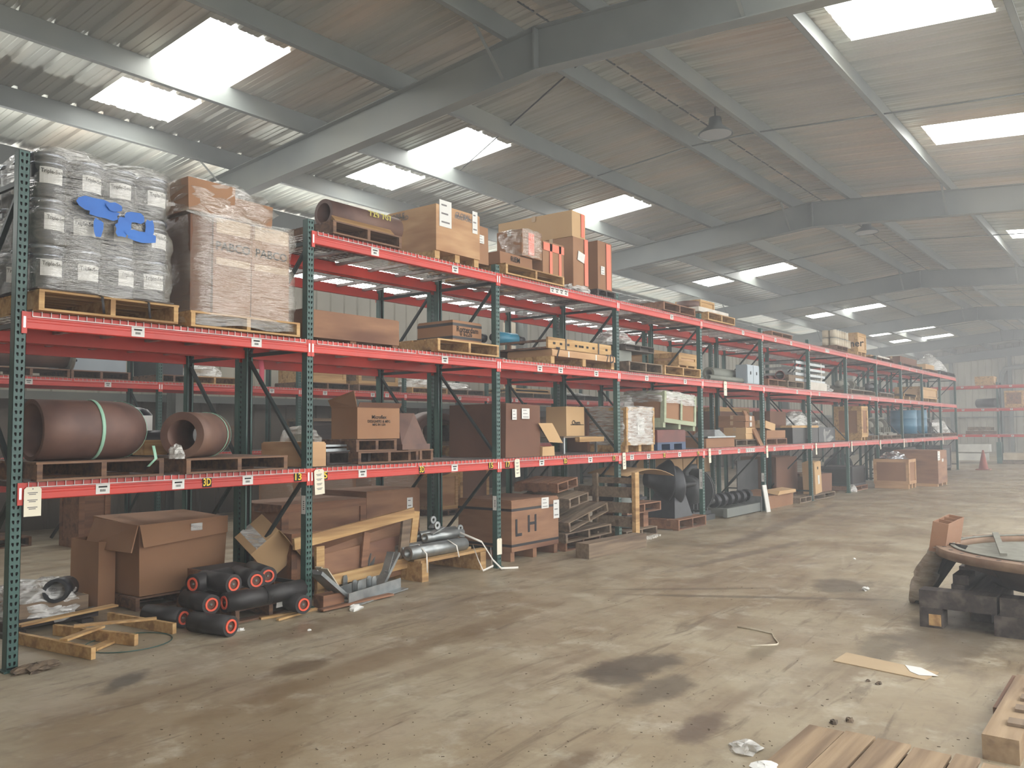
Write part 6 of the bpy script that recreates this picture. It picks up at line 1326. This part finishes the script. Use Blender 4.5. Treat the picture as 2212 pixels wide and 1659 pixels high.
# high bay lamps near the ridge
for k, (u, v, yy) in enumerate(((1545, 268, -0.4), (1872, 493, -0.4))):
    p = aY(u, v, yy); t = Thing('high_bay_lamp', ('round grey lamp hanging under the roof ridge, nearer one', 'pale lamp hanging under the roof ridge, farther one')[k], 'lamp')
    zt = roofz(yy)-0.06
    t.add('shade', MB().lathe((p.x, yy, zt-0.42), [(0.3, 0), (0.29, 0.03), (0.12, 0.16), (0.1, 0.3), (0, 0.3)], 26), 'steel_grey'); t.add('lens', MB().cyl((p.x, yy, zt-0.41), (p.x, yy, zt-0.40), 0.27, n=24), 'fixture_glass'); t.add('stem', MB().cyl((p.x, yy, zt-0.13), (p.x, yy, zt+0.06), 0.015, n=6), 'steel_grey'); t.done()
# ================================================================ RIGHT FOREGROUND
CX, CY, CZ, CR = 5.9, -5.82, 0.60, 1.18
t = Thing('wood_cribbing', 'dark heavy timber cribbing under the big round flange', 'timber cribbing')
t.add('beam', MB().box(5.02, 5.2, -5.22, -4.66, 0.16, 0.30), 'wood_dark'); t.add('beam', MB().box(5.02, 5.2, -6.6, -5.24, 0.16, 0.30), 'wood_dark'); t.add('foot_block', MB().box(5.02, 5.22, -4.83, -4.66, 0.0, 0.158), 'wood_dark'); t.add('foot_block', MB().box(5.0, 5.24, -5.45, -5.2, 0.0, 0.158), 'wood_dark')
t.add('beam', MB().box(6.5, 6.68, -6.6, -4.7, 0.16, 0.3), 'wood_dark'); t.add('foot_block', MB().box(6.5, 6.7, -4.9, -4.7, 0, 0.158), 'wood_dark')
t.add('cross_timber', MB().box(5.3, 6.45, -4.95, -4.85, 0.2, 0.32), 'wood_dark'); t.add('cross_timber', MB().box(5.22, 6.48, -5.7, -5.5, 0.12, 0.3), 'wood_dark'); t.add('cross_timber', MB().box(5.22, 6.48, -5.15, -5.0, 0.05, 0.3), 'wood_dark')
t.add('splinter_patch', MB().box(5.012, 5.02, -4.82, -4.73, 0.02, 0.11), 'wood_new'); t.done()
t = Thing('flange_ring', 'large round rusty flange with a bolted rim lying flat on timber cribbing', 'flange')
t.add('rim', MB().pipe((CX, CY, CZ-0.07), (CX, CY, CZ), CR, CR*0.86, 72), 'rust_flange')
t.add('gasket', MB().pipe((CX, CY, CZ+0.001), (CX, CY, CZ+0.012), CR*0.90, CR*0.87, 72), 'gasket')
m = MB()
for i in range(36): a = i*PI/18; m.cyl((CX+CR*0.95*math.cos(a), CY+CR*0.95*math.sin(a), CZ-0.001), (CX+CR*0.95*math.cos(a), CY+CR*0.95*math.sin(a), CZ+0.002), 0.018, n=8)
t.add('bolt_holes', m, 'wood_dark')
t.add('cone_body', MB().lathe((CX, CY, 0.305), [(0, 0), (0.74, 0), (0.76, 0.06), (0.84, 0.14), (0.98, 0.22), (0.98, 0.225)], 60), 'rust_dark')
t.add('cover_disc', MB().cyl((CX, CY, CZ-0.06), (CX, CY, CZ-0.05), CR*0.86, n=60), 'gasket')
for i in range(10): a = i*PI/5+0.3; t.add('rib', MB().bar((CX+0.72*math.cos(a), CY+0.72*math.sin(a), 0.4), (CX+1.05*math.cos(a), CY+1.05*math.sin(a), CZ-0.1), 0.02, 0.06), 'rust_dark')
r1 = aZ(2150, 1152, CZ+0.02); r2 = aZ(2168, 1198, CZ+0.02)
t.add('cross_bar', MB().bar(r1, r2, 0.05, 0.02), 'gasket'); t.done()
one('wood_block', MB().box(5.32, 5.62, -4.98, -4.86, 0.321, 0.40), 'wood_dark', 'dark wood block left under the rim of the big flange', 'wood block')
t = Thing('wrapped_mat', 'film wrapped grey part leaning on the timber cribbing', 'machine part')
t.add('board', MB().hexa([aZ(1975, 1302, 0.02), aZ(2005, 1300, 0.02), aZ(2010, 1290, 0.02), aZ(1980, 1292, 0.02), Vector((5.68, -4.74, 0.62)), Vector((5.6, -4.88, 0.62)), Vector((5.7, -4.92, 0.6)), Vector((5.78, -4.78, 0.6))]), 'black_rubber')
p0 = aZ(1978, 1300, 0.01); p1 = Vector((5.62, -4.70, 0.6)); m = MB(); m.smooth = True; rnd = random.Random(9); n = 14
for j in range(11):
    f = j/10; c = p0.lerp(p1, f); w = 0.075+0.075*math.sin(PI*min(1, f*1.05))*(1.15-0.6*f)
    for i in range(n):
        a = 2*PI*i/n; rr = w*(1+rnd.uniform(-0.16, 0.16)); m.v.append((c.x+rr*math.cos(a)*0.75, c.y+rr*math.sin(a)*0.75, max(0.004, c.z+0.2*rr*math.cos(a))))
for j in range(10): m._f([(j*n+i, j*n+(i+1) % n, (j+1)*n+(i+1) % n, (j+1)*n+i) for i in range(n)], True)
m._f([tuple(range(n-1, -1, -1)), tuple(range(10*n, 11*n))]); t.add('film_skin', m, 'film_grey'); t.done()
t = Thing('wooden_duct', 'tan fibreboard duct with two dividers sticking out of the film wrapped part', 'box')
T0 = aX(2015, 1126, 5.55); Lv = Vector((0.42, -0.05, 0.03)); Wv = Vector((0.0, -0.125, -0.02)); Av = Vector((0.02, 0.045, -0.26))
def slab(p, q, th):  # panel spanned by edge p from T0 offset, thickness th (vector), depth Av
    return lambda o: MB().hexa([T0+o+Av, T0+o+p+Av, T0+o+p+th+Av, T0+o+th+Av, T0+o, T0+o+p, T0+o+p+th, T0+o+th])
w_ = Wv.normalized()*0.008; l_ = Lv.normalized()*0.008
t.add('side_panel', slab(Lv, None, w_)(Vector((0, 0, 0))), 'mdf'); t.add('side_panel', slab(Lv, None, w_)(Wv-w_), 'mdf')
for q, f in enumerate((0.0, 0.34, 0.67, 0.98)): t.add('end_panel' if q in (0, 3) else 'divider', slab(Wv-2*w_, None, l_)(Lv*f+w_), 'mdf')
t.done()
# foreground pallets and litter
t = Thing('pallet', 'slatted pale pallet lying flat in the near foreground', 'pallet'); yy = -4.82; z9 = 0.12
for k, (w, dx, dz) in enumerate(((0.17, 0.0, 0), (0.14, 0.02, 0), (0.15, 0.0, 0.004), (0.16, -0.02, 0.002), (0.10, 0.0, 0.006), (0.13, -0.03, 0), (0.12, -0.05, 0), (0.1, -0.04, 0))):
    t.add('deck_board', MB().box(0.62, 1.83+dx, yy-w, yy, z9-0.018+dz, z9+dz), 'wood_plank'); yy -= w+(0.004 if k == 0 else 0.016)
for x in (0.66, 1.2, 1.72): t.add('stringer', MB().box(x, x+0.04, yy, -4.84, 0.0, z9-0.02), 'wood_old')
t.done()
t = Thing('pallet', 'pallet with thick timber edge at the right edge of the foreground', 'pallet')
t.add('stringer', MB().box(2.2, 3.46, -5.70, -5.54, 0.0, 0.12), 'wood_plank'); t.add('stringer', MB().box(2.2, 3.46, -6.6, -6.5, 0.0, 0.12), 'wood_old')
t.add('edge_strip', MB().box(2.75, 3.5, -5.54, -5.51, 0.02, 0.1), 'wood_old')
for x in (3.5, 3.36, 3.18, 2.98, 2.76, 2.5): t.add('deck_board', MB().box(x-0.1, x, -6.6, -5.62, 0.121, 0.137).rot((x, -5.6, 0.12), (0, 0, 0.05)), 'wood_grey')
t.done()
a = [aZ(*q, 0.006) for q in ((1800, 1427), (1828, 1409), (2028, 1452), (1998, 1468))]
m = MB(); m.v = [tuple(p) for p in a]+[(p.x, p.y, 0.0) for p in a]; m._f([(0, 1, 2, 3), (7, 6, 5, 4), (0, 4, 5, 1), (1, 5, 6, 2), (2, 6, 7, 3), (3, 7, 4, 0)]); one('cardboard_strip', m, 'card_floor', 'long tan cardboard strip lying on the floor in the right foreground', 'cardboard')
a = [aZ(*q, 0.009) for q in ((1955, 1436), (1990, 1442), (2027, 1460), (1985, 1458), (1966, 1450))]
m = MB(); m.v = [tuple(p) for p in a]+[(p.x, p.y, 0.0075) for p in a]; m._f([tuple(range(5)), tuple(range(9, 4, -1))]+[(i, 5+i, 5+(i+1) % 5, (i+1) % 5) for i in range(5)]); one('paper_scrap', m, 'paper', 'torn white paper on the end of the tan cardboard strip', 'paper')
one('strapping', MB().strip([aZ(u, v, 0.006) for u, v in ((1593, 1354), (1630, 1360), (1668, 1369), (1672, 1378), (1682, 1390), (1678, 1393), (1622, 1396))], 0.016, (0, 0.02, 1), 0.003), 'white_board', 'bent pale strapping piece lying on the open floor', 'strapping')
one('plastic_scrap', crumple(*(lambda p, q: (min(p.x, q.x), max(p.x, q.x)+0.16, min(p.y, q.y)-0.05, max(p.y, q.y)+0.02))(aZ(1565, 1612), aZ(1615, 1640)), 0.0, 0.035, 61, 16, 4, 0.6), 'wrap_milky', 'crumpled clear plastic at the corner of the foreground pallet', 'plastic scrap')
one('paper_scrap', crumple(*(lambda p: (p.x-0.09, p.x+0.09, p.y-0.1, p.y+0.05))(aZ(1640, 1657, 0.12)), 0.1215, 0.14, 62, 12, 3, 0.4), 'paper', 'white crumpled paper on the near corner of the foreground pallet', 'paper')
LIT = [(1875, 1472, 0.03, 'small dark lump on the floor below the cardboard strip'), (1898, 1478, 0.04, 'thin curled scrap below the cardboard strip'), (1800, 1562, 0.05, 'curled dark scrap above the foreground pallet'), (1835, 1558, 0.05, 'second curled scrap above the foreground pallet'), (1845, 1208, 0.04, 'small white scrap on the open floor'), (765, 1318, 0.12, 'white crumpled paper before the steel brackets'), (520, 1362, 0.05, 'yellowish paper scrap beside the front roller'), (668, 1362, 0.03, 'tiny white scrap on the floor under the second post'), (1870, 1275, 0.08, 'pale scrap inside the dark floor stain')]
for u, v, s, lb in LIT:
    p = aZ(u, v); one('floor_scrap', crumple(p.x-s, p.x+s, p.y-s*0.6, p.y+s*0.6, 0, s*0.5, u, 9, 3, 0.6), 'paper' if ('white' in lb or 'pale' in lb or 'yellow' in lb) else 'debris', lb, 'scrap')
p = aZ(75, 1450); one('debris_heap', crumple(p.x-0.2, p.x+0.22, p.y-0.1, p.y+0.12, 0, 0.06, 63, 22, 5, 0.6), 'debris', 'brown leaf and paper litter at the foot of the left end post', 'litter')
t = Thing('floor_litter', 'fine wood chips and grit scattered over the concrete floor', 'litter'); m = MB(); rnd = random.Random(3)
for q in range(500):
    u = rnd.uniform(300, 2212); v = 1659-(rnd.random()**1.3)*430; p = aZ(u, v); s = rnd.uniform(0.0015, 0.005); k = len(m.v); m.box(p.x, p.x+s*rnd.uniform(1, 4), p.y, p.y+s, 0.0, s*0.5); m.rot((p.x, p.y, 0), (0, 0, rnd.uniform(0, 3)), k)
t.add('chips', m, 'debris'); o = t.done(); o['kind'] = 'stuff'

# ================================================================ HAZE VOLUME ADDED, MOSTLY TO STAND IN FOR LENS GLARE
hz = bpy.data.materials.new('glare_haze'); hz.use_nodes = True; N = hz.node_tree.nodes; N.remove(N['Principled BSDF'])
vs = N.new('ShaderNodeVolumeScatter'); vs.inputs['Density'].default_value = 0.009; vs.inputs['Anisotropy'].default_value = 0.3; vs.inputs['Color'].default_value = (0.95, 0.97, 1.0, 1)
hz.node_tree.links.new(vs.outputs[0], N['Material Output'].inputs['Volume']); MATS['glare_haze'] = hz
o = one('haze', box(XA+0.05, XB-0.35, -8.7, YW-0.25, 0.01, 7.4), 'glare_haze', 'thin added haze filling the hall, mostly standing in for lens glare', 'haze'); o['kind'] = 'stuff'
